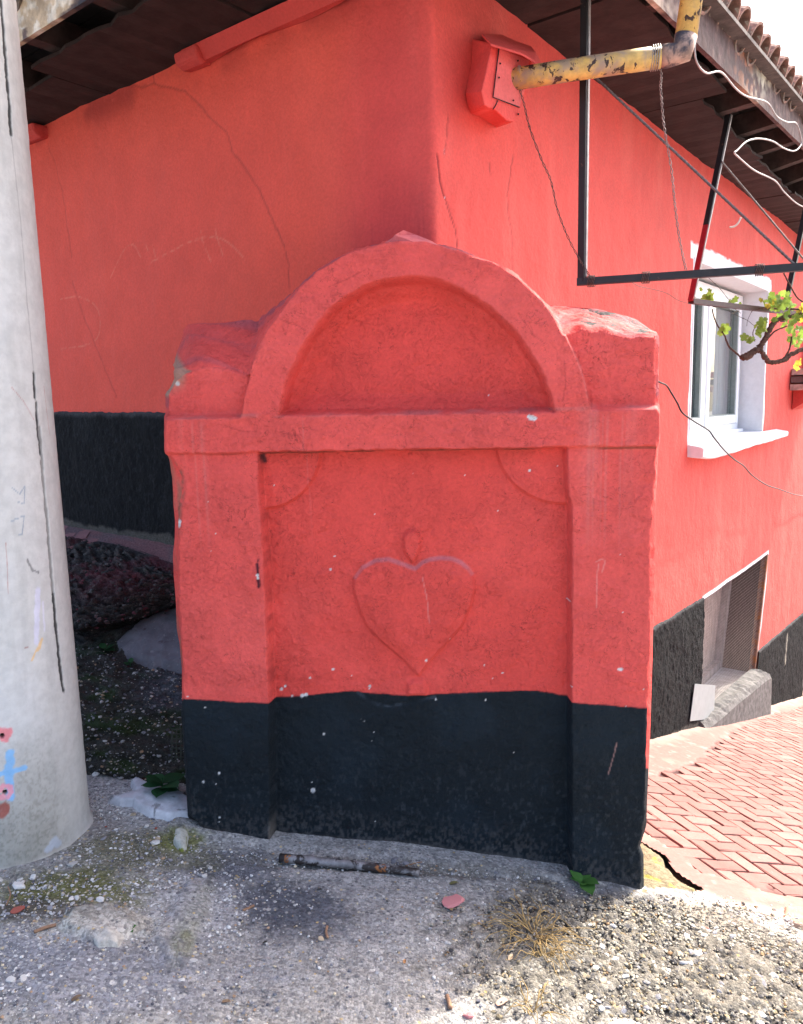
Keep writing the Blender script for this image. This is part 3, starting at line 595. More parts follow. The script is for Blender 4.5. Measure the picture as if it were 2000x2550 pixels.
# larger single stones
def stone_mesh(mat, seed):
    rs = np.random.RandomState(seed)
    import bmesh
    bm = bmesh.new(); bmesh.ops.create_icosphere(bm, subdivisions=2, radius=1)
    ax = rs.randn(6, 3); ax /= np.linalg.norm(ax, axis=1)[:, None]; cut = .40+.35*rs.rand(6)
    for v in bm.verts:
        p = np.array(v.co); p = p*(1+.10*rs.randn())
        for a, c_ in zip(ax, cut):
            d = p@a
            if d > c_: p = p-a*(d-c_)*.9
        v.co = p
    me = bpy.data.meshes.new('stone'); bm.to_mesh(me); bm.free(); me.materials.append(M[mat]); return me
SM = {k: [stone_mesh(k, s) for s in range(5)] for k in ('st_white', 'st_grey', 'st_tan', 'st_red')}
def put_stone(p, r, mat, label, group, rnd, flat=.6, name='pebble', cat='pebble'):
    o = bpy.data.objects.new(name, SM[mat][rnd.randrange(5)]); link(o)
    o.location = (p[0], p[1], p[2]+r*flat*.35); o.rotation_euler = (rnd.uniform(-.3, .3), rnd.uniform(-.3, .3), rnd.uniform(0, 6.3)); o.scale = (r*rnd.uniform(.9, 1.5), r, r*flat)
    return tag(o, label, cat, group)
rnd = random.Random(21)
zones = [((250, 1935, 470, 2100), 34, .004, .011, .02, 'loose in the gravel between the pole and the fountain'),
         ((0, 2190, 330, 2330), 26, .004, .012, .02, 'on the mossy ground in front of the grey pole'),
         ((400, 2160, 560, 2380), 34, .003, .010, -.02, 'in the loose heap below the left pilaster'),
         ((0, 2330, 700, 2550), 44, .003, .009, 0, 'on the asphalt in the lower left'),
         ((700, 2200, 1250, 2550), 22, .0025, .006, -.08, 'on the smooth lane before the fountain'),
         ((1450, 2290, 2000, 2550), 90, .004, .012, -.16, 'in the coarse broken asphalt on the lower right'),
         ((1640, 2240, 1960, 2330), 40, .004, .008, -.19, 'along the front edge of the pink pavement')]
for (x0, y0, x1, y1), n, ra, rb, zz, where in zones:
    for k in range(n):
        p = onz(rnd.uniform(x0, x1), rnd.uniform(y0, y1), zz); px, py = p[0], p[1]
        if inside_fountain(np.array([px]), np.array([py]))[0] or pole_in(px, py) or pave_in(px, py): continue
        mat = rnd.choices(['st_white', 'st_grey', 'st_tan', 'st_red'], [6, 2.5, 1.6, .25])[0]
        if n == 90: mat = rnd.choices(['st_white', 'st_grey', 'st_tan'], [3, 5, 2])[0]
        nm = {'st_white': 'whitish', 'st_grey': 'grey', 'st_tan': 'tan', 'st_red': 'brick red'}[mat]
        r = ra+(rb-ra)*rnd.random()**1.8
        put_stone((px, py, float(G(px, py))), r, mat, f'small {nm} pebble {where}', f'{nm} pebbles {where}', rnd)
for (px, py, z, r, mat, lab) in [(182, 2158, .03, .015, 'st_white', 'flat white pebble on moss close to the foot of the grey pole'), (85, 2195, .03, .013, 'st_white', 'white pebble below the middle of the pole foot'), (48, 2218, .03, .017, 'st_white', 'largest rounded whitish stone in front of the pole'),
        (508, 2189, -.02, .012, 'st_white', 'large white lump of grit below the left pilaster'), (390, 2107, .01, .016, 'st_white', 'angular white stone left of the mossy stone'), (252, 2255, .02, .015, 'st_white', 'white chip above the crumbling concrete lump'),
        (982, 2145, -.07, .015, 'st_grey', 'pale grey chip behind the iron rod against the plinth'), (1010, 2149, -.07, .010, 'st_grey', 'smaller pale chip beside the chip behind the iron rod'), (800, 2345, -.06, .010, 'st_tan', 'rough tan stone alone on the lane below the iron rod'),
        (45, 2278, .03, .018, 'st_red', 'dark red brick fragment at the left edge below the pole'), (1740, 2375, -.17, .014, 'st_white', 'pale rounded stone above the cigarette end'), (30, 2480, 0, .011, 'st_white', 'white stone at the lower left corner'),
        (60, 2475, 0, .010, 'st_white', 'second white stone next to the lower left corner'), (1165, 2540, -.09, .016, 'pink', 'small pink flake at the bottom edge'), (450, 2432, 0, .012, 'st_white', 'white grain cluster stone low on the left lane'), (240, 1935, .03, .016, 'st_white', 'whitish stone where the pole meets the bank'), (262, 1930, .03, .014, 'st_white', 'second whitish stone near the pole and bank')]:
    if mat == 'pink': M_ = 'st_red'
    else: M_ = mat
    p = onz(px, py, z); o = put_stone((p[0], p[1], float(G(p[0], p[1]))), r, M_, lab, None, rnd, .55, 'stone', 'stone')
    if mat == 'pink': o.data = o.data.copy(); o.data.materials[0] = M['pink']

# ================================================================== FOUNTAIN (walled-up street fountain)
T = .29
LOOP = [  # front px, silhouette px (None = same), back px (None = straight back)
 ((512, 2230), None, None), ((512, 2100), None, None), ((507, 2077), None, None), ((500, 2058), None, None), ((474, 2040), (468, 2038), None), ((469, 1990), (465, 1990), None),
 ((461, 1881), (458, 1881), None), ((454, 1773), (451, 1773), None), ((455, 1740), (453, 1741), None), ((455, 1662), (453, 1662), None), ((451, 1600), (447, 1600), None),
 ((447, 1567), (440, 1567), None), ((444, 1504), (438, 1504), None), ((441, 1434), (433, 1434), None), ((440, 1381), (431, 1381), None), ((442, 1346), (435, 1346), None),
 ((440, 1297), (436, 1297), None), ((441, 1258), (432, 1258), None), ((448, 1232), (431, 1230), None), ((447, 1205), (430, 1205), None), ((443, 1180), (427, 1180), None),
 ((430, 1150), (423, 1150), None), ((421, 1136), (420, 1136), None), ((414, 1131), (412, 1131), None), ((412, 1100), (410, 1100), None), ((411, 1030), (409, 1030), None),
 ((411, 980), (408, 980), None), ((432, 945), (429, 943), None), ((452, 930), (428, 920), (430, 915)), ((468, 925), None, (440, 878)), ((500, 913), None, (455, 829)), ((535, 914), None, (470, 806)),
 ((575, 922), None, (540, 803)), ((621, 936), None, (632, 801)), ((630, 912), None, (645, 803)), ((638, 886), None, (651, 795)), ((662, 833), None, (668, 774)), ((695, 788), None, (702, 750)),
 ((740, 726), None, (746, 716)), ((793, 677), None, (793, 672)), ((871, 632), None, (871, 629)), ((961, 607), None, (961, 606)), ((1011, 602), None, (1011, 602)), ((1050, 603), None, (1050, 603)),
 ((1088, 611), None, (1088, 610)), ((1143, 628), None, (1143, 627)), ((1229, 657), None, (1229, 655)), ((1287, 693), None, (1287, 690)), ((1348, 751), None, (1350, 748)), ((1385, 804), None, (1372, 762)),
 ((1402, 836), None, (1390, 764)), ((1430, 822), None, (1430, 767)), ((1451, 812), None, (1455, 768)), ((1480, 824), None, (1480, 771)), ((1512, 816), None, (1512, 777)), ((1529, 829), None, (1545, 785)),
 ((1574, 840), None, (1580, 798)), ((1600, 836), None, (1608, 812)), ((1637, 834), (1642, 834), (1641, 829)), ((1640, 840), (1645, 842), None), ((1640, 900), (1645, 900), None), ((1640, 1020), (1644, 1020), None),
 ((1640, 1100), (1643, 1104), None), ((1635, 1112), (1640, 1112), None), ((1633, 1196), (1637, 1196), None), ((1630, 1240), (1634, 1240), None), ((1624, 1256), (1633, 1254), None), ((1622, 1325), (1632, 1325), None),
 ((1622, 1454), (1631, 1454), None), ((1619, 1582), (1626, 1582), None), ((1616, 1711), (1623, 1711), None), ((1613, 1780), (1621, 1780), None), ((1609, 1900), (1616, 1900), None), ((1607, 1980), (1612, 1980), None),
 ((1606, 2054), (1610, 2054), None), ((1596, 2087), (1600, 2087), None), ((1590, 2106), (1594, 2106), None), ((1599, 2127), (1603, 2127), None), ((1600, 2223), (1604, 2223), None), ((1600, 2330), (1602, 2330), None)]
def uvz(p, off=0.): return np.array(st(p[0], p[1], off))
PF = []; PM = []; PBk = []
for f_, m_, b_ in LOOP:
    a = uvz(f_); PF.append(a)
    if b_ is None:
        mm = uvz(m_, -.03) if m_ else a; PM.append(np.append(mm, .03)); PBk.append(np.append(mm, T))
    else:
        bb = uvz(b_, -T); PBk.append(np.append(bb, T))
        mm = uvz(m_, -.03) if m_ else (a*.86+bb*.14); PM.append(np.append(mm, .04))
PF = np.array(PF); PM = np.array(PM); PBk = np.array(PBk)
def resample(A, ref, step=.012):
    d = np.r_[0, np.cumsum(np.linalg.norm(np.diff(ref, axis=0), axis=1))]; n = int(d[-1]/step); t = np.linspace(0, d[-1], n)
    return np.stack([np.interp(t, d, A[:, k]) for k in range(A.shape[1])], -1)
PMr = resample(PM, PF); PBr = resample(PBk, PF); PFr = resample(PF, PF)
wob = fbm(PFr[:, 0]*24, PFr[:, 1]*24, 3, 101)*.0035; PFr = PFr+np.stack([wob, wob], -1)
inner_arc = [uvz(p) for p in ((697, 1033), (702, 990), (716, 948), (732, 907), (770, 838), (820, 773), (870, 736), (925, 708), (985, 694), (1054, 691), (1115, 706), (1171, 732), (1232, 776), (1288, 831), (1322, 880), (1347, 925), (1368, 975), (1382, 1026))]
_sp = lambda L: [tuple(p[:2]) for p in spline([(a[0], a[1], 0) for a in L], 5)]
inner_arc = _sp(inner_arc)
outer_arc = [uvz(p) for p in ((601, 1042), (604, 1020), (617, 960), (638, 886), (662, 833), (695, 788), (740, 726), (793, 677), (871, 620), (961, 590), (1050, 580), (1088, 590), (1143, 610), (1229, 640), (1295, 690), (1348, 751), (1385, 804), (1418, 853), (1447, 919), (1463, 980), (1474, 1022), (1474, 1042))]
outer_arc = _sp(outer_arc)
heart = [uvz(p) for p in ((1031, 1426), (1050, 1410), (1070, 1402), (1096, 1399), (1124, 1401), (1148, 1411), (1165, 1425), (1178, 1443), (1183, 1475), (1175, 1513), (1151, 1569), (1107, 1619), (1069, 1660), (1040, 1698), (1005, 1660), (946, 1610), (911, 1575), (885, 1522), (873, 1472), (876, 1452), (897, 1423), (932, 1405), (964, 1402), (999, 1414))]
flame = [uvz(p) for p in ((1012, 1328), (1032, 1326), (1045, 1345), (1045, 1372), (1036, 1395), (1025, 1411), (1010, 1396), (1000, 1372), (1000, 1345))]
lump = [uvz(p) for p in ((1010, 1738), (1012, 1718), (1030, 1708), (1052, 1712), (1062, 1730), (1060, 1748), (1012, 1748))]
ul = np.array([uvz(p) for p in ((640, 1125), (640.6, 1131), (642, 1205), (648, 1286), (654, 1363), (660, 1521), (665, 1662), (669, 1750), (672, 2110))])
ur = np.array([uvz(p) for p in ((1414, 1110), (1414, 1119), (1417, 1236), (1424, 1250), (1426, 1262), (1426, 1389), (1425, 1582), (1425, 1749), (1425, 2180))])
step = .004
gu = np.arange(-.825, .85, step); gz_ = np.arange(-.26, 2.045, step); Uf, Zf = np.meshgrid(gu, gz_, indexing='ij')
s_out = sdf_poly(Uf, Zf, PFr[::2])
s_in = sdf_poly(Uf, Zf, inner_arc)+.003*fbm(Uf*30, Zf*30, 3, 110)+.0025*fbm(Uf*55, Zf*55, 3, 105); s_oa = sdf_poly(Uf, Zf, outer_arc)+.003*fbm(Uf*25, Zf*25, 3, 111)+.003*fbm(Uf*50, Zf*50, 3, 106)
z_lt = 1.459+.003*fbm(Uf*14, Uf*0, 3, 112)+.002*fbm(Uf*55, Zf*55, 3, 102); z_lb = 1.347+.003*fbm(Uf*16, Uf*0+3, 3, 113)+.0025*fbm(Uf*55, Zf*55, 3, 103)
wU = Uf+.0025*fbm(Uf*20, Zf*22, 3, 114)+.002*fbm(Uf*50, Zf*50, 3, 104)
uL = np.interp(Zf, ul[::-1, 1], ul[::-1, 0]); uR = np.interp(Zf, ur[::-1, 1], ur[::-1, 0])
up_m = sm(Zf, z_lt-.004, z_lt+.006); lo_m = 1-sm(Zf, z_lb-.006, z_lb+.002)
H = np.full(Uf.shape, .014)
arch = sm(s_oa, -.004, .004)
H = H-up_m*(1-arch)*.046*sm(Zf, 1.459, 1.475)
H = H-sm(s_in, -.004, .016)*.066-sm(s_in, .0, .07)*.045
side = np.maximum(1-sm(wU-uL, -.001, .009), sm(wU-uR, -.011, .001))
H = H-lo_m*.016-lo_m*(1-side)*.062
band = lo_m*(1-side)
s_h = sdf_poly(Uf, Zf, heart); H = H+band*(.017*sm(s_h, -.007, .007)+.010*sm(s_h, .0, .05))+band*.018*sm(sdf_poly(Uf, Zf, flame), -.006, .010)+band*.016*sm(sdf_poly(Uf, Zf, lump), -.008, .01)
cl = (ul[0, 0]-.004, 1.347+.012); cr = (ur[0, 0]+.004, 1.347+.012)
q1 = np.hypot((Uf-cl[0])/.212, (Zf-cl[1])/.212); q2 = np.hypot((Uf-cr[0])/.232, (Zf-cr[1])/.205)
H = H+band*.019*(1-sm(q1, .955, 1.0))+band*.017*(1-sm(q2, .955, 1.0))
bandz = np.interp(Uf, *zip(*sorted([tuple(uvz(p)) for p in ((453, 1741), (520, 1744), (560, 1747), (669, 1752), (700, 1753), (745, 1750), (800, 1745), (870, 1738), (900, 1743), (1000, 1749), (1080, 1747), (1200, 1741), (1290, 1738), (1340, 1737), (1408, 1749), (1500, 1756), (1612, 1764))])))
bandz = bandz+.002*fbm(Uf*60, Uf*0, 3, 115)
black = 1-sm(Zf-bandz, -.0025, .0025)
rough = .0020*fbm(Uf*40, Zf*40, 4, 116)+.0035*fbm(Uf*7, Zf*7, 3, 117)
flk = fbm(Uf*22+9, Zf*22, 4, 118); flm = sm(fbm(Uf*6, Zf*6, 3, 119), -.05, .35)*(1-black)*.8+.1
rough = rough+flm*.0022*np.floor(np.clip(flk*3.2, -2, 2))*.6
scar = dist_line(Uf, Zf, [uvz(p) for p in ((885, 1742), (905, 1756), (935, 1772), (965, 1776), (1000, 1772), (1020, 1768), (1080, 1754))])
rough = rough-.004*(1-sm(scar, .0, .014))*black-.003*sm(Zf, .5, .3)*(1-sm(Zf, .3, .1))*0
H = H+rough
H = H-.014*(1-sm(s_out, 0, .007))**2*(.6+.8*np.clip(fbm(Uf*30, Zf*30, 3, 107)+.5, 0, 1))            # rounded outer arris
chipL = (1-sm(s_out, .0, .022))*sm(Zf, 1.05, 1.12)*(1-sm(Zf, 1.28, 1.34))*(Uf < -.6); H = H-.012*chipL
# colour
c = np.ones(Uf.shape+(3,))*RED
c = mixc(c, sm(fbm(Uf*3, Zf*3, 4, 120), -.1, .5)*.35, (.60, .062, .055)); c = mixc(c, sm(fbm(Uf*2.2+5, Zf*4, 4, 121), .0, .5)*.35, (.74, .115, .10))
dust = sm(fbm(Uf*26, Zf*1.6, 4, 122), -.05, .45)*sm(Zf, .9, 1.45)*(1-sm(Zf, 1.46, 1.5)); edge_pil = np.maximum(1-sm(np.abs(Uf+.70), .03, .09), 1-sm(np.abs(Uf-.66), .05, .12))
c = mixc(c, dust*edge_pil*.4, (.64, .20, .18))
for (a_, b_, w_) in ((1500, 1110, .004), (1512, 1100, .006), (1480, 1120, .004), (1470, 1040, .008), (487, 1130, .005), (505, 1060, .006), (757, 1060, .003), (1545, 1300, .005)):
    uu = uvz((a_, b_))[0]; c = mixc(c, (1-sm(np.abs(Uf-uu-.004*fbm(Zf*3, Zf*0, 2, 7)), w_*.3, w_))*sm(Zf, .95, 1.2)*(1-sm(Zf, 1.43, 1.46))*.35, (.56, .20, .18))
led = (1-sm(np.abs(Zf-1.466), .003, .010))*(1-sm(s_in, .02, .06)*0); c = mixc(c, lo_m*(1-side)*.45+sm(s_in, 0, .01)*.45, (.66, .064, .048)); c = mixc(c, (1-lo_m*(1-side))*(1-sm(s_in, 0, .01))*.35, (.70, .105, .090))
c = mixc(c, led*.45*sm(fbm(Uf*12, Zf*40, 3, 123), -.3, .4), (.40, .17, .17))
c = mixc(c, (1-sm(np.abs(Zf-1.342), .001, .006))*.7*sm(fbm(Uf*18, Zf*9, 3, 124), -.35, .3), (.13, .05, .03))  # thin shade under the ledge painted as a broken dark line
c = mixc(c, (1-sm(np.abs(Uf-uL-.006), .002, .008))*lo_m*sm(fbm(Zf*40, Uf*30, 4, 125), -.1, .4)*.35, (.16, .02, .02))
d0 = dist_line(Uf, Zf, [uvz((647, 1137)), uvz((650, 1150))]); c = mixc(c, (1-sm(d0+.003*fbm(Uf*80, Zf*80, 2, 3), .004, .012))*.9, (.03, .015, .02))
for (pa, pb, w_) in (((643, 1385), (643, 1400), .004), ((641, 1405), (644, 1462), .007)):
    c = mixc(c, (1-sm(dist_line(Uf, Zf, [uvz(pa), uvz(pb)])+.003*fbm(Uf*70, Zf*70, 3, 4), w_*.4, w_)), (.09, .012, .02))
lines = [[(700, 795), (725, 806), (745, 812), (762, 824)], [(700, 1075), (745, 1085), (758, 1105)], [(900, 680), (860, 700), (820, 716)], [(1405, 900), (1408, 960), (1400, 1000)], [(565, 1060), (600, 1072), (640, 1075)], [(1290, 780), (1330, 838), (1360, 858)]]
for L in lines: c = mixc(c, (1-sm(dist_line(Uf, Zf, [uvz(p) for p in L])+.002*fbm(Uf*60, Zf*60, 3, 5), .0008, .0030))*.38, (.25, .02, .025))
gzh = np.gradient(s_h, step, axis=1); c = mixc(c, (1-sm(np.abs(s_h+.001), .002, .009))*sm(-gzh, .25, .8)*band*.55, (.60, .24, .25))  # light on the heart's upper edges painted as a pale band
c = mixc(c, (1-sm(np.abs(s_oa), .0, .010))*(Uf > .1)*(Zf > 1.5)*.30, (.70, .26, .24))  # light edge painted along the right outer side of the arch
# black band with lime specks, grey bloom near the ground
cb = np.ones(Uf.shape+(3,))*BLK; cb = mixc(cb, sm(fbm(Uf*5, Zf*5, 4, 126), -.1, .5)*.6, (.006, .014, .022)); cb = mixc(cb, sm(fbm(Uf*110, Zf*60, 3, 127), .2, .6)*.22*(1-.85*sm(Zf, .0, .40)), (.09, .10, .11))
base_z = np.interp(Uf, [-.785, -.456, -.026, .391, .806], [.012, -.052, -.068, -.112, -.172])+.012*fbm(Uf*9, Uf*0, 4, 128)
cb = mixc(cb, 1-sm(Zf-base_z, .0, .022), (.05, .047, .045)); cb = mixc(cb, (1-sm(Zf-base_z+.04*fbm(Uf*8, Uf*0, 3, 139), .0, .15))*.55*sm(fbm(Uf*120, Zf*80, 3, 129), -.15, .4), (.085, .08, .078))
cb = mixc(cb, (1-sm(np.abs(Uf-uL), .002, .010))*(1-sm(Zf-base_z, .02, .12))*.7, (.17, .15, .13))
cb = mixc(cb, (1-sm(np.abs(scar-.003), .001, .005))*.35*sm(fbm(Uf*30, Zf*30, 3, 12), -.4, .2), (.08, .10, .13))
c = c*(1-black[..., None])+cb*black[..., None]
rsc = np.random.RandomState(6); chips = [(815, 1428, 3.5), (1040+20, 1656, 4), (690, 1733, 5), (699, 1725, 5), (743, 1750, 7), (752, 1748, 6), (717, 1751, 3), (914, 1727, 5), (913, 1733, 3), (822, 1683, 4), (762, 1705, 4), (1323, 1040, 9), (1330, 1043, 7), (1317, 1037, 5), (1218, 984, 3), (442, 1301, 9), (443, 1309, 7), (641, 1433, 5), (642, 1440, 5), (1542, 1667, 5), (1548, 1668, 5), (1603, 1717, 3), (1210, 1762, 3), (510, 1763, 2.5), (545, 1927, 4), (506, 1948, 4), (770, 1991, 8), (767, 1971, 3), (798, 1847, 4), (546, 2037, 4), (545, 2048, 3), (1420, 1502, 3), (825, 1395, 3), (1322, 1175, 3), (1084, 1760, 3), (900, 1815, 2.5), (868, 1700, 2.5), (453, 1731, 3), (467, 1735, 2.5), (1253, 1692, 3), (1207, 1673, 2.5), (427, 950, 7), (433, 955, 6)]
for k in range(60): chips.append((rsc.uniform(470, 1600), rsc.uniform(1150, 2080), rsc.uniform(.7, 1.5)))
for (a_, b_, r_) in chips:
    u0, z0 = uvz((a_, b_)); r_ = r_*.00105
    i0, i1 = np.searchsorted(gu, [u0-.03, u0+.03]); j0, j1 = np.searchsorted(gz_, [z0-.03, z0+.03]); sl_ = (slice(i0, i1), slice(j0, j1))
    d = np.hypot(Uf[sl_]-u0, Zf[sl_]-z0)+.35*r_*fbm(Uf[sl_]*120, Zf[sl_]*120, 2, int(a_)); c[sl_] = mixc(c[sl_], 1-sm(d, r_*.7, r_*1.25), (.62, .61, .60)); H[sl_] = H[sl_]-.0015*(1-sm(d, r_*.7, r_*1.25))
for L in ([(1500, 1425), (1508, 1396), (1498, 1393), (1485, 1400)], [(1491, 1405), (1487, 1440), (1486, 1480), (1487, 1515)], [(1515, 1930), (1530, 1880), (1536, 1852)], [(1050, 1445), (1058, 1480), (1064, 1510), (1067, 1560)]):
    c = mixc(c, (1-sm(dist_line(Uf, Zf, [uvz(p) for p in L])+.001*fbm(Uf*90, Zf*90, 2, 8), .0006, .0028))*.35, (.66, .36, .32))
corner = (Uf < -.69) & (Zf > 1.53); c = mixc(c, corner*sm(Zf-1.53-.35*(Uf+.75), .0, .08)*sm(-.70-Uf, 0, .03)*.8, (.33, .24, .17))
c = mixc(c, chipL*.9*sm(fbm(Uf*40, Zf*30, 3, 130), -.4, .2), (.22, .10, .07))
Pw = SP+Uf[..., None]*SD+H[..., None]*SN+Zf[..., None]*Z3
# snap the border of the sheet to the outline
gi = (PFr[:, 0]-gu[0])/step; gj = (PFr[:, 1]-gz_[0])/step; cenp = np.array([.0, .9]); ii = np.clip(np.round(gi+np.sign(cenp[0]-PFr[:, 0])*1.0).astype(int), 0, len(gu)-1); jj = np.clip(np.round(gj-(PFr[:, 1] > 1.5)*1.0).astype(int), 0, len(gz_)-1)
ringd = -H[ii, jj]; ringd = np.convolve(np.pad(ringd, 1, 'edge'), [.25, .5, .25], 'valid'); PMr[:, 2] = np.maximum(PMr[:, 2], ringd+.012)
inside = s_out > 0
fm = inside[:-1, :-1] & inside[1:, :-1] & inside[1:, 1:] & inside[:-1, 1:]
used = np.zeros(Uf.shape, bool); used[:-1, :-1] |= fm; used[1:, :-1] |= fm; used[1:, 1:] |= fm; used[:-1, 1:] |= fm
full = np.zeros(Uf.shape, int); full[:-1, :-1] += fm; full[1:, :-1] += fm; full[1:, 1:] += fm; full[:-1, 1:] += fm
bd = np.argwhere(used & (full < 4)); A = PFr; Bq = np.roll(PFr, -1, 0)
for i0 in range(0, len(bd), 500):
    b_ = bd[i0:i0+500]; p = np.stack([Uf[b_[:, 0], b_[:, 1]], Zf[b_[:, 0], b_[:, 1]]], -1)
    d = Bq-A; L2 = (d**2).sum(1)+1e-12; t_ = np.clip(((p[:, None]-A[None])*d[None]).sum(-1)/L2, 0, 1); q = A[None]+t_[..., None]*d[None]
    dd = ((p[:, None]-q)**2).sum(-1); j = dd.argmin(1); qn = q[np.arange(len(p)), j]; tj = t_[np.arange(len(p)), j]; h = -(ringd[j]*(1-tj)+np.roll(ringd, -1)[j]*tj)
    Pw[b_[:, 0], b_[:, 1]] = SP+qn[:, :1]*SD+h[:, None]*SN+qn[:, 1:]*Z3
du = np.gradient(Pw, axis=0); dz_ = np.gradient(Pw, axis=1); Nn = np.cross(dz_, du); Nn /= np.linalg.norm(Nn, axis=-1)[..., None]+1e-12
if (Nn.reshape(-1, 3)@SN).mean() < 0: Nn = -Nn
fountain = thing('wall_fountain', SP+np.array([0, 0, -.09]), 'dry red plastered street fountain with round arch, raised heart and black painted foot', 'fountain')
Uc = (Uf[:-1, :-1]+Uf[1:, 1:])/2; Zc = (Zf[:-1, :-1]+Zf[1:, 1:])/2
def cellmean(a): return (a[:-1, :-1]+a[1:, 1:])/2
cin = cellmean(s_in) > 0; coa = cellmean(s_oa) > -.006; sdh = cellmean(sdf_poly(Uf, Zf, heart)) > -.009
cU = cellmean(uL); cR = cellmean(uR)
region = np.full(Uc.shape, 'back_panel', dtype='<U16')
region[(Zc < 1.347) & (Uc < cU)] = 'pilasterL'; region[(Zc < 1.347) & (Uc > cR)] = 'pilasterR'
region[(Zc < 1.347) & sdh] = 'heart'
region[(Zc < 1.347) & (cellmean(q1) < 1) & (Uc > cU)] = 'cornerL'; region[(Zc < 1.347) & (cellmean(q2) < 1) & (Uc < cR)] = 'cornerR'
region[(Zc >= 1.347) & (Zc <= 1.460)] = 'ledge'; region[(Zc > 1.460) & coa] = 'arch'; region[(Zc > 1.460) & ~coa & (Uc < 0)] = 'shoulderL'; region[(Zc > 1.460) & ~coa & (Uc > 0)] = 'shoulderR'
region[cin & (Zc > 1.46)] = 'arch_niche'
GF = grid_faces(*Uf.shape, np.ones(fm.shape, bool)).reshape(fm.shape+(4,))
Pf, cf, nf = Pw.reshape(-1, 3), c.reshape(-1, 3), Nn.reshape(-1, 3)
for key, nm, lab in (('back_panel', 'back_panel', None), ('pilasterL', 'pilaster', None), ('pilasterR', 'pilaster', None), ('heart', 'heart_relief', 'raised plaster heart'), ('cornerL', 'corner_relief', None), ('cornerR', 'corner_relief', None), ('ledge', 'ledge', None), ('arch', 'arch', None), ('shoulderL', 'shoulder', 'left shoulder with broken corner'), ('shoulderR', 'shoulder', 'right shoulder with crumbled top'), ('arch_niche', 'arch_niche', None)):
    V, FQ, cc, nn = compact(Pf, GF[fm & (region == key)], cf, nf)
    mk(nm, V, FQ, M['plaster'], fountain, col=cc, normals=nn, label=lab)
# sides and broken top of the masonry
K = 22; rows = []; cols = []
hs = .012-.018
for k in range(K+1):
    t_ = k/K
    if k <= 3: a = k/3; P_ = np.column_stack([PFr, ringd])*(1-a)+PMr*a
    else: a = (t_-3/K)/(1-3/K); P_ = PMr*(1-a)+PBr*a
    nx = fbm(PFr[:, 0]*11+t_*3, PFr[:, 1]*11+t_*5, 4, 131)*.012*min(1, max(0, k-2)/4)*(1 if k < K else 1); topm = (PFr[:, 1] > 1.5)
    crum = fbm(PFr[:, 0]*30+t_*9, PFr[:, 1]*30-t_*8, 3, 132)*.014*topm*min(1, k/4)*(k > 0)
    cen = np.array([0, 1.0]); dr = PFr-cen; dr /= np.linalg.norm(dr, axis=1)[:, None]
    uu = P_[:, 0]+nx*0+dr[:, 0]*(nx*.4+crum*.5)*(k > 2); zz = P_[:, 1]+dr[:, 1]*(nx*.4+crum)*(k > 1)
    rows.append(SP+uu[:, None]*SD-P_[:, 2:3]*SN+zz[:, None]*Z3)
    cc = np.ones((len(PFr), 3))*RED; cc = mixc(cc, sm(fbm(PFr[:, 0]*8+t_*4, PFr[:, 1]*8, 4, 133), -.3, .3)*topm*.75, (.30, .075, .095))
    cc = mixc(cc, topm*(PFr[:, 0] > .5)*sm(fbm(PFr[:, 0]*14+t_*5, PFr[:, 1]*14+t_*9, 4, 134), .0, .25)*(k > 2)*.85, (.30, .13, .12))
    cc = mixc(cc, topm*(np.abs(PFr[:, 0]-.67) < .10)*sm(fbm(PFr[:, 0]*22+t_*8, PFr[:, 1]*12+t_*9, 3, 135), .05, .2)*(k > 3), (.045, .04, .04))
    cc = mixc(cc, (PFr[:, 0] < -.69)*(PFr[:, 1] > 1.53)*(PFr[:, 1] < 1.66)*.8, (.30, .22, .16))
    lft = (PFr[:, 0] < -.6); cc = mixc(cc, lft*sm(fbm(PFr[:, 1]*9, PFr[:, 1]*0+t_*6, 3, 136), -.2, .2)*(PFr[:, 1] < 1.34)*(PFr[:, 1] > .5)*.7, (.26, .13, .09))
    cc = mixc(cc, lft*(PFr[:, 1] < .49)*1., BLK); cc = mixc(cc, (~lft)*(PFr[:, 1] < .28)*1., BLK)
    rows_c = cc; cols.append(rows_c)
V = np.concatenate(rows); nL = len(PFr); FQ = []
I = np.arange((K+1)*nL).reshape(K+1, nL); FQ = np.stack([I[:-1, :-1], I[:-1, 1:], I[1:, 1:], I[1:, :-1]], -1).reshape(-1, 4)
core = mk('masonry_core', V, FQ, M['plaster'], fountain, col=np.concatenate(cols))
# back closure (a rough fan)
bk = rows[-1][::3]; cen = bk.mean(0); V = np.vstack([bk, cen]); nb = len(bk)
mk('rear_face', V, [(i, (i+1) % nb, nb) for i in range(nb)], M['plaster'], fountain, col=np.ones((nb+1, 3))*RED)
# stump of the broken finial on the crown of the arch
ring = [np.append(uvz(p, -.05), d) for p, d in (((955, 609), .02), ((982, 592), .03), ((1000, 580), .05), ((1011, 576), .08), ((1035, 578), .09), ((1064, 591), .08), ((1085, 604), .05), ((1095, 614), .02), ((1060, 622), .0), ((1000, 622), .0))]
V = [SP+SD*a[0]+Z3*a[1]-SN*a[2] for a in ring]; V2 = [v-SN*.16 for v in V]; cV = [SP+SD*a[0]+Z3*(a[1]-.012)-SN*(a[2]+.03) for a in [np.append(uvz(p, -.05), .05) for p in ((990, 596), (1012, 584), (1040, 586), (1062, 598), (1040, 602), (1005, 602))]]
n_ = len(V); mb = MB(); mb.add(V+V2, [(i, (i+1) % n_, (i+1) % n_+n_, i+n_) for i in range(n_)]+[tuple(range(n_-1, -1, -1))]+[tuple(range(n_, 2*n_))], (.55, .12, .12))
mb.c[3] = mb.c[4] = (.40, .08, .10)
bevel(mb.build('finial_stump', M['plaster'], fountain), .012, 3)
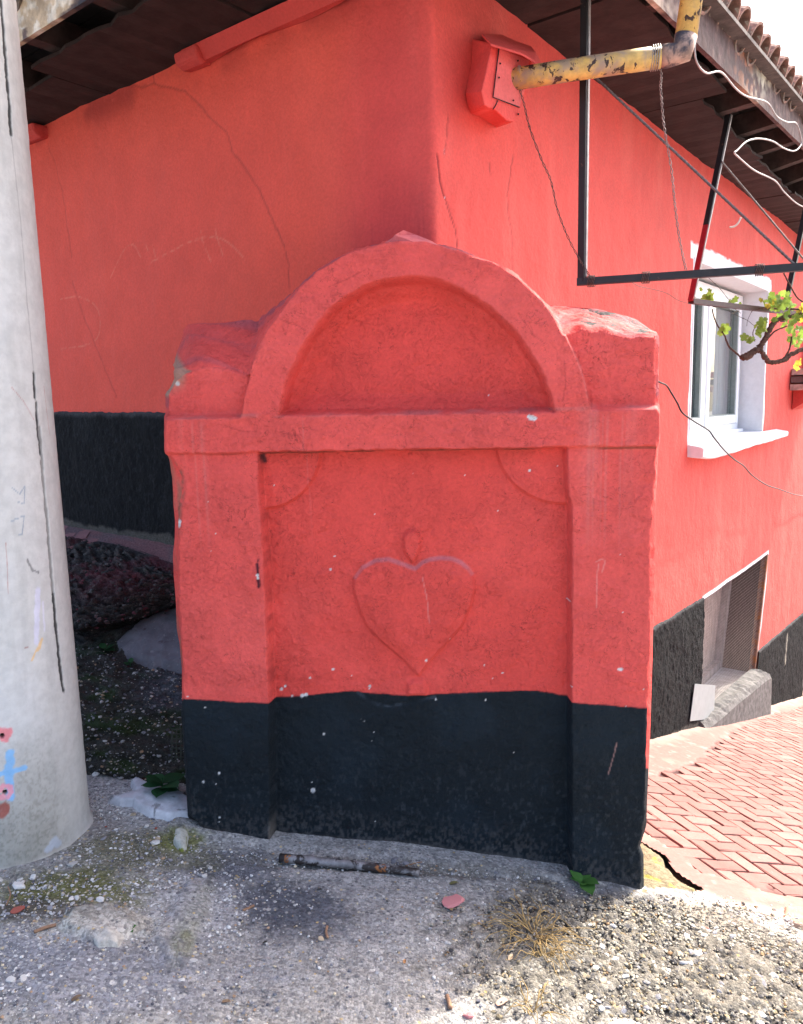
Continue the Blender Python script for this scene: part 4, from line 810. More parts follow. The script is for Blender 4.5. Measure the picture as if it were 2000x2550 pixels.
mb = MB(); V = [SP+SD*u_+Z3*z_-SN*d_ for (u_, z_), d_ in zip([uvz(p, -.03) for p in ((1003, 586), (1040, 586), (1062, 598), (1030, 600), (1000, 600))], (.004,)*5)]
# ================================================================== POLE
pole = thing('concrete_pole', (-1.37, 2.49, 0), 'thick grey concrete utility pole with black seam, blue cross and pink paint marks', 'pole')
PR = lambda z: .2375-.0045*z; nT = 640; nZ = 1100
th0 = math.atan2(-2.49, 1.37)   # towards the camera
tt = np.concatenate([np.linspace(th0-1.7, th0+1.7, 420), np.linspace(th0+1.7, th0-1.7+2*math.pi, 60)[1:]]); zz = np.concatenate([np.linspace(-.35, 3.3, 720), np.linspace(3.4, 8.5, 12)])
Tt, Zt = np.meshgrid(tt, zz, indexing='ij'); Rr = PR(Zt)*np.ones(Tt.shape)
# markings are given in photo pixels, turned into (angle, height) on the cylinder
def pole_hit(px, py):
    d = ray(px, py); ox, oy = 1.37, -2.49; a = d[0]**2+d[1]**2; b = 2*(ox*d[0]+oy*d[1]); r = .232; c_ = ox*ox+oy*oy-r*r; D = b*b-4*a*c_
    t_ = (-b-math.sqrt(max(D, 0)))/(2*a); x_, y_, z_ = t_*d[0]+ox, t_*d[1]+oy, 1.5+t_*d[2]; return (math.atan2(y_, x_)*.232, z_)
As = np.where(Tt > math.pi, Tt-2*math.pi, Tt)*.232
c = np.ones(Tt.shape+(3,))*np.array([.55, .545, .515]); c = mixc(c, sm(fbm(As*5, Zt*2.5, 4, 140), -.1, .5)*.4, (.60, .605, .60))
c = mixc(c, sm(fbm(As*30, Zt*3, 4, 141), .1, .6)*.25, (.36, .36, .34))
low = 1-sm(Zt+.12*fbm(As*6, Zt*5, 4, 142)-.35*np.clip(-(As+.28)*0, 0, 1), .05, .62); leftish = 1-sm(As-pole_hit(150, 1900)[0], -.10, .06)
c = mixc(c, low*(.25+.75*leftish)*.75, (.25, .24, .20)); c = mixc(c, low*leftish*sm(fbm(As*130, Zt*130, 3, 143), -.1, .5)*.45, (.15, .15, .12))
c = mixc(c, 1-sm(Zt-.035-.02*fbm(As*10, As*0, 3, 144), -.01, .03), (.36, .34, .30))
def stroke(c, pts, w, col, st_, seed, fr=60):
    L = [pole_hit(*p) for p in pts]; d = dist_line(As, Zt, L)+w*.5*fbm(As*fr, Zt*fr, 3, seed); return mixc(c, (1-sm(d, w*.6, w*1.15))*st_, col)
seamL = [[(8, 0), (14, 80), (20, 170), (27, 260), (31, 335)], [(86, 930), (88, 990)], [(92, 1003), (94, 1060), (102, 1130)], [(100, 1062), (108, 1190), (120, 1320), (127, 1420), (132, 1480)], [(132, 1480), (138, 1560), (147, 1640), (152, 1690), (157, 1720)]]
for k, L in enumerate(seamL):
    d = dist_line(As, Zt, [pole_hit(*p) for p in L])+.0045*fbm(As*110, Zt*60, 4, 150+k); mk_ = 1-sm(d, .0025 if k in (1, 2) else .0045, .0085)
    c = mixc(c, mk_*(.95 if k != 3 else .55), (.035, .035, .035)); Rr = Rr-.0035*mk_
for k, L in enumerate([[(31, 335), (55, 560), (70, 760), (86, 930)]]): c = stroke(c, L, .0022, (.25, .25, .24), .5, 160)
c = stroke(c, [(94, 1470), (92, 1520), (90, 1600)], .010, (.62, .61, .70), .95, 161); c = stroke(c, [(106, 1500), (110, 1570)], .004, (.62, .61, .68), .8, 162); c = stroke(c, [(104, 1592), (97, 1612), (90, 1620)], .006, (.72, .50, .26), .9, 163); c = stroke(c, [(88, 1622), (78, 1645)], .0035, (.72, .50, .26), .9, 164)
c = stroke(c, [(25, 1875), (23, 1920), (27, 1985)], .013, (.22, .45, .72), .92, 165); c = stroke(c, [(-12, 1928), (25, 1922), (58, 1912)], .010, (.22, .45, .72), .92, 166)
c = stroke(c, [(0, 1820), (18, 1822), (12, 1836)], .014, (.75, .22, .24), .9, 167); c = stroke(c, [(2, 1966), (8, 1956), (24, 1958), (27, 1972), (20, 1984), (4, 1984)], .009, (.74, .30, .36), .9, 168); c = stroke(c, [(0, 2010), (10, 2005), (14, 2020), (5, 2030)], .014, (.32, .07, .05), .85, 169)
c = stroke(c, [(120, 2112), (135, 2090), (142, 2100)], .014, (.42, .46, .52), .8, 170)
for (a_, b_) in ((5, 1832), (12, 1972)):
    d = np.hypot(As-pole_hit(a_, b_)[0], Zt-pole_hit(a_, b_)[1]); m_ = 1-sm(d, .005, .0085); c = mixc(c, m_, (.015, .012, .01)); Rr = Rr-.012*m_
for L, cc, w in (([(30, 965), (60, 1000), (85, 1045)], (.42, .20, .17), .0014), ([(110, 960), (116, 1010), (124, 1080)], (.45, .22, .18), .0016), ([(14, 1350), (18, 1410), (20, 1480)], (.42, .22, .18), .0014), ([(30, 1215), (50, 1230), (62, 1210), (60, 1255), (45, 1250)], (.20, .27, .34), .002), ([(25, 1300), (45, 1290), (60, 1285), (55, 1330), (40, 1335)], (.20, .27, .34), .002), ([(68, 1395), (80, 1420), (95, 1425)], (.10, .10, .10), .004), ([(45, 1620), (75, 1608)], (.30, .12, .10), .001)):
    c = stroke(c, L, w, cc, .65, 175, 120)
Rr = Rr+.0009*fbm(As*40, Zt*40, 3, 145)+.022*(1-sm(Zt, .015, .05))
V = np.stack([-1.37+Rr*np.cos(Tt), 2.49+Rr*np.sin(Tt), Zt], -1).reshape(-1, 3); n_, m_ = Tt.shape
FQ = grid_faces(n_, m_)
I = np.arange(n_*m_).reshape(n_, m_)
mk('shaft', V, FQ, M['conc'], pole, col=c.reshape(-1, 3))

# ================================================================== HOUSE
house = thing('house', (C[0]+RD[0]*3+LD[0]*2, C[1]+RD[1]*3+LD[1]*2, -1.0), 'red plastered corner house with black dado, dark timber eaves and tiled roof', 'house')
qf = np.arange(-7.0, 8.2, .002)
A_, B_ = RWP(.06, 0), LWP(.46, 0)
def base_path(q):
    q = q[:, None]; tq = np.clip((q+.46)/.52, 0, 1)
    return np.where(q > .06, C+RD*q, np.where(q < -.46, C-LD*q, B_*(1-tq)+A_*tq))
Pp = base_path(qf)
def gsm(P, sig):
    k = int(sig*3/.002); w = np.exp(-.5*(np.arange(-k, k+1)*.002/sig)**2); w /= w.sum(); return np.stack([np.convolve(np.pad(P[:, j], k, 'edge'), w, 'valid') for j in range(3)], -1)
wb = np.exp(-((qf+.46)/.30)**4)[:, None]; wa = np.exp(-((qf-.06)/.08)**4)[:, None]
Pb, Pa = gsm(Pp, .12), gsm(Pp, .018); Pp = Pp*(1-wb)+Pb*wb; Pp = Pp*(1-wa)+Pa*wa
Tp = np.gradient(Pp, axis=0); Tp /= np.linalg.norm(Tp, axis=1)[:, None]; Np = np.stack([Tp[:, 1], -Tp[:, 0], Tp[:, 0]*0], -1)
def wall_xyz(Q, Zq, h):
    P = np.stack([np.interp(Q, qf, Pp[:, j]) for j in range(3)], -1); N = np.stack([np.interp(Q, qf, Np[:, j]) for j in range(3)], -1); return P+N*h[..., None]+Z3*Zq[..., None]
def warp_b(Q, Zq):   # the cellar window is a little askew
    return Q+.16*np.clip((Zq+.58)/.55, -1, 1)*np.exp(-((Q-5.42)/.45)**2)*(1-sm(Zq, .1, .7))
W1 = (3.06, 5.09, 1.17, 2.39); W2 = (3.50, 5.42, -1.14, -.03)
def colour_wall(Q, Zq):
    left = 1-sm(Q, -.5, .05)
    c = np.ones(Q.shape+(3,))*RED; c = mixc(c, left*.6, (.68, .094, .052)); c = mixc(c, (1-left)*.35, (.70, .11, .088))
    c = mixc(c, sm(fbm(Q*1.3, Zq*1.6, 4, 200), -.15, .5)*.15, (.60, .075, .065)); c = mixc(c, sm(fbm(Q*6, Zq*1.4, 4, 201), .05, .6)*.28*(1-left*.8), (.75, .155, .125))
    c = mixc(c, (1-left)*sm(fbm(Q*9+3, Zq*2.2, 5, 202), .15, .6)*.25, (.58, .07, .06))
    # darker tone with vertical streaks beside the corner, behind the crown of the fountain
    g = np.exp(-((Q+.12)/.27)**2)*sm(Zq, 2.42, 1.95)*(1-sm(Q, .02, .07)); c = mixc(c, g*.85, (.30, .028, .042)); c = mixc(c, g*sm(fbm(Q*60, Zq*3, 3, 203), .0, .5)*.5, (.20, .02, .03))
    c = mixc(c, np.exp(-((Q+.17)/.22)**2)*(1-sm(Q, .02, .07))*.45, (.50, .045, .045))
    c = mixc(c, (1-sm(np.abs(Zq-3.0), .0, .14))*.5*left*sm(fbm(Q*5, Zq*5, 3, 204), -.3, .3), (.20, .018, .022))  # shade under the left soffit painted into the wall colour
    return c
cracks = [([(1089, 385), (1092, 400), (1094, 450), (1108, 500), (1124, 540), (1134, 570), (1137, 610)], 'R', .004, .8), ([(1116, 290), (1112, 340), (1105, 380)], 'R', .002, .5), ([(1275, 385), (1268, 430), (1262, 480), (1266, 540), (1274, 600), (1277, 680)], 'R', .0022, .5),
          ([(320, 212), (350, 215), (380, 207), (420, 215), (460, 230), (500, 270), (530, 300), (565, 330), (580, 380), (610, 420), (645, 470), (665, 515), (690, 570), (705, 610), (718, 660), (722, 720)], 'L', .0020, .45), ([(120, 360), (135, 410), (155, 480), (165, 560), (180, 640)], 'L', .002, .3),
          ([(1216, 410), (1220, 430)], 'R', .003, .5), ([(180, 700), (210, 800), (250, 890), (290, 990)], 'L', .0018, .35), ([(380, 185), (384, 210)], 'L', .0018, .4)]
def do_cracks(Q, Zq, h, c):
    for L, sd_, w, s_ in cracks:
        P = [((1, 1)[0]*rw(*p)[0], rw(*p)[1]) if sd_ == 'R' else (-lw(*p)[0], lw(*p)[1]) for p in L]
        a = np.array(P); bb = (Q > a[:, 0].min()-.1) & (Q < a[:, 0].max()+.1) & (Zq > a[:, 1].min()-.1) & (Zq < a[:, 1].max()+.1)
        q_, z_ = Q[bb], Zq[bb]
        if not len(q_): continue
        d = dist_line(q_+.014*fbm(q_*11, z_*11, 4, 210), z_+.010*fbm(q_*11, z_*11, 4, 211), P)+.001*fbm(q_*50, z_*50, 2, 212)
        m_ = (1-sm(d, w*.2, w*.7+.0055))*s_*.9; h[bb] -= .006*m_; c[bb] = mixc(c[bb], m_, (.10, .012, .02))
    for L in ([(275, 690), (290, 655), (312, 618), (332, 610), (350, 640)], [(370, 655), (420, 630), (480, 600), (530, 590), (570, 605), (610, 645)], [(535, 565), (540, 590), (560, 650)], [(500, 575), (505, 600), (525, 650)], [(150, 870), (210, 860), (245, 835), (243, 770), (200, 740), (150, 745)], [(380, 605), (386, 640)], [(362, 608), (368, 625)]):
        P = np.array([(-lw(*p)[0], lw(*p)[1]) for p in L]); bb = (Q > P[:, 0].min()-.05) & (Q < P[:, 0].max()+.05) & (Zq > P[:, 1].min()-.05) & (Zq < P[:, 1].max()+.05)
        if bb.any(): d = dist_line(Q[bb], Zq[bb], [tuple(p[:2]) for p in spline([(a, b, 0) for a, b in P], 6)]); c[bb] = mixc(c[bb], (1-sm(d, .0, .006))*.30*sm(fbm(Q[bb]*40, Zq[bb]*40, 2, 213), -.5, .2), (.76, .34, .22))
    return h, c
def axis(segs):
    out = []
    for a, b, s in segs: out.append(np.linspace(a, b, max(2, int(round((b-a)/s))+1))[:-1])
    out.append([segs[-1][1]]); return np.concatenate(out)
def wall_mesh(name, q, z, hole=()):
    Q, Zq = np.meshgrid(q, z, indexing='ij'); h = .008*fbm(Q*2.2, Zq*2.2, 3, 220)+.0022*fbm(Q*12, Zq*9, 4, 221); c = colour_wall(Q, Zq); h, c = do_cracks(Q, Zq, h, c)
    qc = (Q[:-1, :-1]+Q[1:, 1:])/2; zc = (Zq[:-1, :-1]+Zq[1:, 1:])/2; keep = np.ones(qc.shape, bool)
    for (a, b, e, f_) in hole: keep &= ~((qc > a) & (qc < b) & (zc > e) & (zc < f_))
    if hole:  # white paint round the upper window with a brushed edge
        e = np.maximum(np.maximum(W1[0]-Q, Q-W1[1]), np.maximum((Zq-W1[3]), W1[2]-Zq)); wtop = np.where(Zq > W1[3]-.0, .105, np.where(Q < 4, .045, .05))+.012*fbm(Q*9, Zq*9, 4, 230)
        m_ = (1-sm(e-wtop, -.003, .004))*(Zq > 1.10); c = mixc(c, m_, (.80, .80, .82))
        e2 = np.maximum(np.maximum(W2[0]-Q, Q-W2[1]), Zq-W2[3]); c = mixc(c, (1-sm(e2-.03-.005*fbm(Q*9, Zq*9, 3, 231), -.003, .004))*(Zq < .2)*(Q > 3.44), (.74, .72, .76))
        h = h*(1-sm(.04-e, 0, .04)*(e > -.05)*0)
        c = mixc(c, np.exp(-((Q-3.3)/.25)**2)*(1-sm(Zq, .85, 1.1))*sm(Zq, -.1, .8)*.35*sm(fbm(Q*14, Zq*2, 3, 232), -.3, .3), (.55, .05, .045))
    V = wall_xyz(warp_b(Q, Zq), Zq, h).reshape(-1, 3); V, FQ, cc = compact(V, grid_faces(*Q.shape, keep), c.reshape(-1, 3))
    return mk(name, V, FQ, M['wall'], house, col=cc)
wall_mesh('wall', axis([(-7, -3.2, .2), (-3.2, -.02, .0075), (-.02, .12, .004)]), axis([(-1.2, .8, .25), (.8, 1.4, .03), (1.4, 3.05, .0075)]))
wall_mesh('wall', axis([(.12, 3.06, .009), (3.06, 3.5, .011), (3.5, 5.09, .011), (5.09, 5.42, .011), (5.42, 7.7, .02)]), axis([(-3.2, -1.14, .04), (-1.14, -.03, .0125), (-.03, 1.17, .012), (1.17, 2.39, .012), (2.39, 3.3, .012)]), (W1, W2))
# far end return of the right wall and rear walls
mb = MB(); mb.box(RWP(7.7, -3.2, -.30), RD*.02, -RN*4, Z3*6.4, tuple(RED)); mb.box(LWP(7, -1.2, -.30), LD*.02, -LN*4, Z3*4.3, tuple(RED)); mb.build('end_wall', M['wall'], house)
def dado(q, z, topf, botf, seed, amp=1.):
    Q, Zq = np.meshgrid(q, z, indexing='ij'); tp = topf(Q)+.006*fbm(Q*25, Q*0, 3, seed+5); Z2 = np.minimum(Zq, tp); edge = sm(tp-Zq, -.001, .012)
    h = .002+edge*(.013+amp*(.006*fbm(Q*30, Z2*22, 4, seed, .65)+.006*fbm(Q*5, Z2*5, 3, seed+1)))
    c = np.ones(Q.shape+(3,))*np.array([.0040, .0052, .0072]); c = mixc(c, sm(fbm(Q*50, Z2*40, 4, seed+2, .7), .1, .55)*.55, (.030, .034, .041)); c = mixc(c, sm(fbm(Q*5, Z2*5, 3, seed+3), .1, .6)*.3, (.022, .025, .028))
    c = mixc(c, (1-sm(tp-Z2+.012*fbm(Q*18, Z2*18, 3, seed+4), .0, .035))*.7, (.11, .11, .115)); b = botf(Q)
    c = mixc(c, (1-sm(Z2-b+.03*fbm(Q*12, Z2*12, 3, seed+6), .0, .022))*.7, (.16, .15, .13)); return Q, Z2, h, c, tp, Zq
def dado_build(Q, Z2, h, c, tp, Zq, keep=None):
    k = (Zq < tp+.02); f = k[:-1, :-1] & k[1:, :-1] & k[1:, 1:] & k[:-1, 1:]
    if keep is not None: f &= keep
    V, FQ, cc = compact(wall_xyz(warp_b(Q, Z2), Z2, h).reshape(-1, 3), grid_faces(*Q.shape, f), c.reshape(-1, 3)); return mk('black_dado', V, FQ, M['dado'], house, col=cc)
dado_build(*dado(axis([(-7, -3.2, .2), (-3.2, -.9, .0075), (-.9, .1, .02)]), axis([(.5, .78, .05), (.78, 1.53, .0075)]), lambda q: 1.480+.0*q-.012*(q+2.1), lambda q: .84+0*q, 240))
botR = lambda q: np.interp(q, [0, 2.44, 3.3, 5.84, 7.8], [-.25, -.78, -.95, -1.68, -2.25])
a = dado(axis([(.1, 2.2, .05), (2.2, 3.5, .010)]), axis([(-1.3, -1.05, .02), (-1.05, .10, .009)]), lambda q: np.interp(q, [0, 2.44, 3.5], [.10, .029, -.006]), botR, 250, 1.2); dado_build(*a)
def top3(q): return np.interp(q, [5.3, 5.36, 7.5], [-.93, -.93, -1.07])
a = dado(axis([(5.42, 7.7, .014)]), axis([(-2.6, -.9, .014)]), top3, botR, 260, 1.2)
a[3][:] = mixc(a[3], (1-sm(dist_line(a[0], a[1], [rw(1958, 1580), rw(1955, 1610), rw(1952, 1650)])+.01*fbm(a[0]*30, a[1]*30, 3, 1), .015, .035))*.8, (.42, .40, .33)); dado_build(*a)
dq, dz_ = axis([(3.5, 5.42, .02)]), axis([(-2.2, -1.14, .02)])
a = dado(dq, dz_, lambda q: -1.141+0*q, botR, 270, 1.2); dado_build(*a)

# upper window: white reveal, sill, frame, two sashes, curtain
def wbox(mb, s0, s1, z0, z1, o0, o1, col=None): mb.box(RWP(s0, z0, o0), RD*(s1-s0), RN*(o1-o0), Z3*(z1-z0), col)
mb = MB()
wbox(mb, W1[0]-.02, W1[0], W1[2]-.02, W1[3]+.02, -.34, .0035); wbox(mb, W1[1], W1[1]+.02, W1[2]-.02, W1[3]+.02, -.34, .0035); wbox(mb, W1[0], W1[1], W1[3], W1[3]+.02, -.34, .003); wbox(mb, W1[0], W1[1], W1[2]-.02, W1[2], -.34, .003)
win = mb.build('window', M['white'], house)
mb = MB(); Vs = [RWP(s_, z_, o_) for (s_, o_, z_) in ((3.0, -.18, 1.158), (5.62, -.18, 1.158), (5.62, -.003, 1.152), (5.62, .115, 1.142), (3.0, .10, 1.142), (3.0, -.003, 1.152), (3.0, -.18, 1.08), (5.62, -.18, 1.08), (5.62, -.003, 1.078), (5.62, .115, 1.065), (3.0, .10, .99), (3.0, -.003, 1.03))]
k = 9; sx = np.linspace(0, 1, 24); prof = [(-.18, 1.172), (-.003, 1.168), (.095, 1.150), (.107, 1.140)]; V = []; rr_ = np.random.RandomState(4)
for t_ in sx:
    s_ = 3.02+(5.66-3.02)*t_; low_ = np.interp(t_, [0, .1, .35, .6, 1], [1.075, 1.05, 1.065, 1.08, 1.095])+rr_.uniform(-.004, .004)
    for o_, z_ in prof+[(.105, low_+.01), (.09, low_), (-.003, low_+.005), (-.18, 1.06)]: V.append(RWP(s_, z_, o_))
n_ = 8; mb.add(V, [(i*n_+j, (i+1)*n_+j, (i+1)*n_+(j+1) % n_, i*n_+(j+1) % n_) for i in range(len(sx)-1) for j in range(n_)]+[tuple(range(n_)), tuple((len(sx)-1)*n_+j for j in range(n_-1, -1, -1))])
mb.build('sill', M['white'], win)
fo = -.26
mb = MB(); wbox(mb, 3.07, 3.13, 1.175, 2.36, fo, fo+.07); wbox(mb, 4.97, 5.03, 1.175, 2.36, fo, fo+.07); wbox(mb, 3.13, 4.97, 1.175, 1.25, fo, fo+.07); wbox(mb, 3.13, 4.97, 2.30, 2.36, fo, fo+.07); wbox(mb, 3.95, 4.02, 1.25, 2.30, fo, fo+.072); wbox(mb, 3.07, 5.03, 1.172, 1.20, fo+.07, fo+.12)
bevel(mb.build('frame', M['pvc'], win), .006)
for (a, b, nm) in ((3.13, 3.95, 'left'), (4.02, 4.97, 'right')):
    mb = MB(); w_ = .075; z0, z1 = 1.25, 2.30; wbox(mb, a+.002, a+w_, z0+.002, z1-.002, fo+.01, fo+.085); wbox(mb, b-w_, b-.002, z0+.002, z1-.002, fo+.01, fo+.085); wbox(mb, a+w_, b-w_, z0+.002, z0+w_, fo+.01, fo+.084); wbox(mb, a+w_, b-w_, z1-w_, z1-.002, fo+.01, fo+.084)
    bevel(mb.build('sash', M['pvc'], win), .006)
    mb = MB()
    for (s0, s1, e0, e1) in ((a+w_, a+w_+.010, z0+w_, z1-w_), (b-w_-.03, b-w_, z0+w_, z1-w_), (a+w_, b-w_, z0+w_, z0+w_+.010), (a+w_, b-w_, z1-w_-.010, z1-w_)): wbox(mb, s0, s1, e0, e1, fo+.030, fo+.078)
    mb.build('seal', M['seal'], win)
    mb = MB(); wbox(mb, a+w_, b-w_, z0+w_, z1-w_, fo+.040, fo+.046); mb.build('pane', M['glass'], win)
V = []; n_ = 160
for i in range(n_):
    s_ = 4.12+.85*i/n_; o_ = fo-.05+.014*math.sin(i*.55)+.006*math.sin(i*1.3)
    V += [RWP(s_, 1.25, o_), RWP(s_, 2.32, o_)]
mk('curtain', V, [(2*i, 2*i+2, 2*i+3, 2*i+1) for i in range(n_-1)], M['curtain'], win)
mb = MB(); wbox(mb, 2.9, 5.3, .9, 2.6, -1.5, -1.48); wbox(mb, 2.9, 2.92, .9, 2.6, -1.5, -.35); wbox(mb, 5.3, 5.32, .9, 2.6, -1.5, -.35); wbox(mb, 2.9, 5.3, .88, .9, -1.5, -.35); wbox(mb, 2.9, 5.3, 2.6, 2.62, -1.5, -.35); mb.build('room_lining', M['dust'], win)

# cellar window: screened recess
def wb(s, z, o): return RWP(float(warp_b(np.array(s), np.array(z))), z, o)
def wq(mb, s0, s1, z0, z1, o0, o1):
    V = [wb(s, z, o) for z in (z0, z1) for (s, o) in ((s0, o0), (s1, o0), (s1, o1), (s0, o1))]; mb.add(V, [(3, 2, 1, 0), (4, 5, 6, 7), (0, 1, 5, 4), (1, 2, 6, 5), (2, 3, 7, 6), (3, 0, 4, 7)])
mb = MB(); wq(mb, 3.50, 5.42, -1.17, -1.14, -.50, .0); wq(mb, 3.50, 5.42, -.03, .0, -.50, -.012); wq(mb, 3.47, 3.50, -1.14, -.03, -.5, -.012); wq(mb, 5.42, 5.45, -1.14, -.03, -.5, -.012); wq(mb, 3.47, 5.45, -1.17, 0, -.53, -.50)
cel = mb.build('cellar_window', M['dust'], house)
mb = MB(); wq(mb, 4.14, 4.24, -1.14, -.03, -.40, -.30); wq(mb, 4.14, 5.42, -1.14, -1.06, -.40, -.30); wq(mb, 5.33, 5.42, -1.06, -.03, -.40, -.30); mb.build('timber_frame', m_simple('grey_brown_frame', (.34, .29, .27), .8, 20, .25, .4, .003, .2, stretch=(1, 1, .3)), cel)
mb = MB(); wq(mb, 4.24, 5.33, -1.06, -.03, -.375, -.365); mb.build('boarded_leaf', m_simple('brown_boards', (.42, .33, .285), .8, 14, .4, .5, .003, .2, stretch=(7, 7, .5)), cel)
mb = MB(); wq(mb, 3.5, 5.40, -1.14, -1.135, -.30, -.03); mb.build('inner_ledge', m_simple('pale_inner_ledge', (.42, .40, .39), .85, 14, .2), cel)
mb = MB()   # thin wire grille in front
for s_ in np.arange(3.53, 5.42, .028): mb.beam(wb(s_, -1.14, -.02), wb(s_, -.03, -.02), .0012, .0012, RN)
for z_ in np.arange(-1.12, -.04, .028): mb.beam(wb(3.5, z_, -.018), wb(5.42, z_, -.018), .0012, .0012, Z3)
mb.build('wire_grille', m_simple('dusty_grille', (.20, .16, .145), .8), cel, kind='stuff')
mb = MB(); wq(mb, 5.375, 5.42, -1.14, -.04, -.05, .004); mb.build('rusty_edge_strip', m_simple('rusty_strip', (.22, .12, .08), .8, 40, .4, spots=[(10, .5, .6, (.30, .12, .04), None)]), cel)
mb = MB(); V = [rwp(x_, y_, .030) for (x_, y_) in ((1731, 1703), (1782, 1707), (1778, 1782), (1768, 1790), (1719, 1796))]; V += [v-RN*.004 for v in V]
mb.add(V, [(4, 3, 2, 1, 0), (5, 6, 7, 8, 9)]+[(i, (i+1) % 5, (i+1) % 5+5, i+5) for i in range(5)]); mb.build('metal_sheet', M['sheet'], cel)
# rendered cement kerb outside the cellar window
KB = [(3.46, -.02, .05, -.97), (3.8, -.02, .075, -.985), (4.2, -.02, .09, -1.00), (4.6, -.02, .105, -1.03), (5.0, -.02, .115, -1.06), (5.28, -.02, .12, -1.10), (5.33, -.02, .115, -1.16)]
V = []; Fk = []
for i, (s_, a_, b_, zt) in enumerate(spline(KB, 8)):
    r1, r2 = rnd.uniform(-.012, .012), rnd.uniform(-.012, .012)
    for o_, z_ in ((a_, zt+.0), (b_*.35, zt-.01+r1), (b_*.75, zt-.02+r2), (b_, zt-.035+r1), (b_+.02, zt-.07), (b_+.04, -2.3)): V.append(RWP(s_, z_, o_))
n_ = 6; L_ = len(V)//n_; Fk = [(i*n_+j, (i+1)*n_+j, (i+1)*n_+j+1, i*n_+j+1) for i in range(L_-1) for j in range(n_-1)]+[tuple(range(n_-1, -1, -1)), tuple((L_-1)*n_+j for j in range(n_))]
mk('cement_kerb', V, Fk, M['stonedge'], house, smooth=False, label='weathered cement kerb under the cellar window')

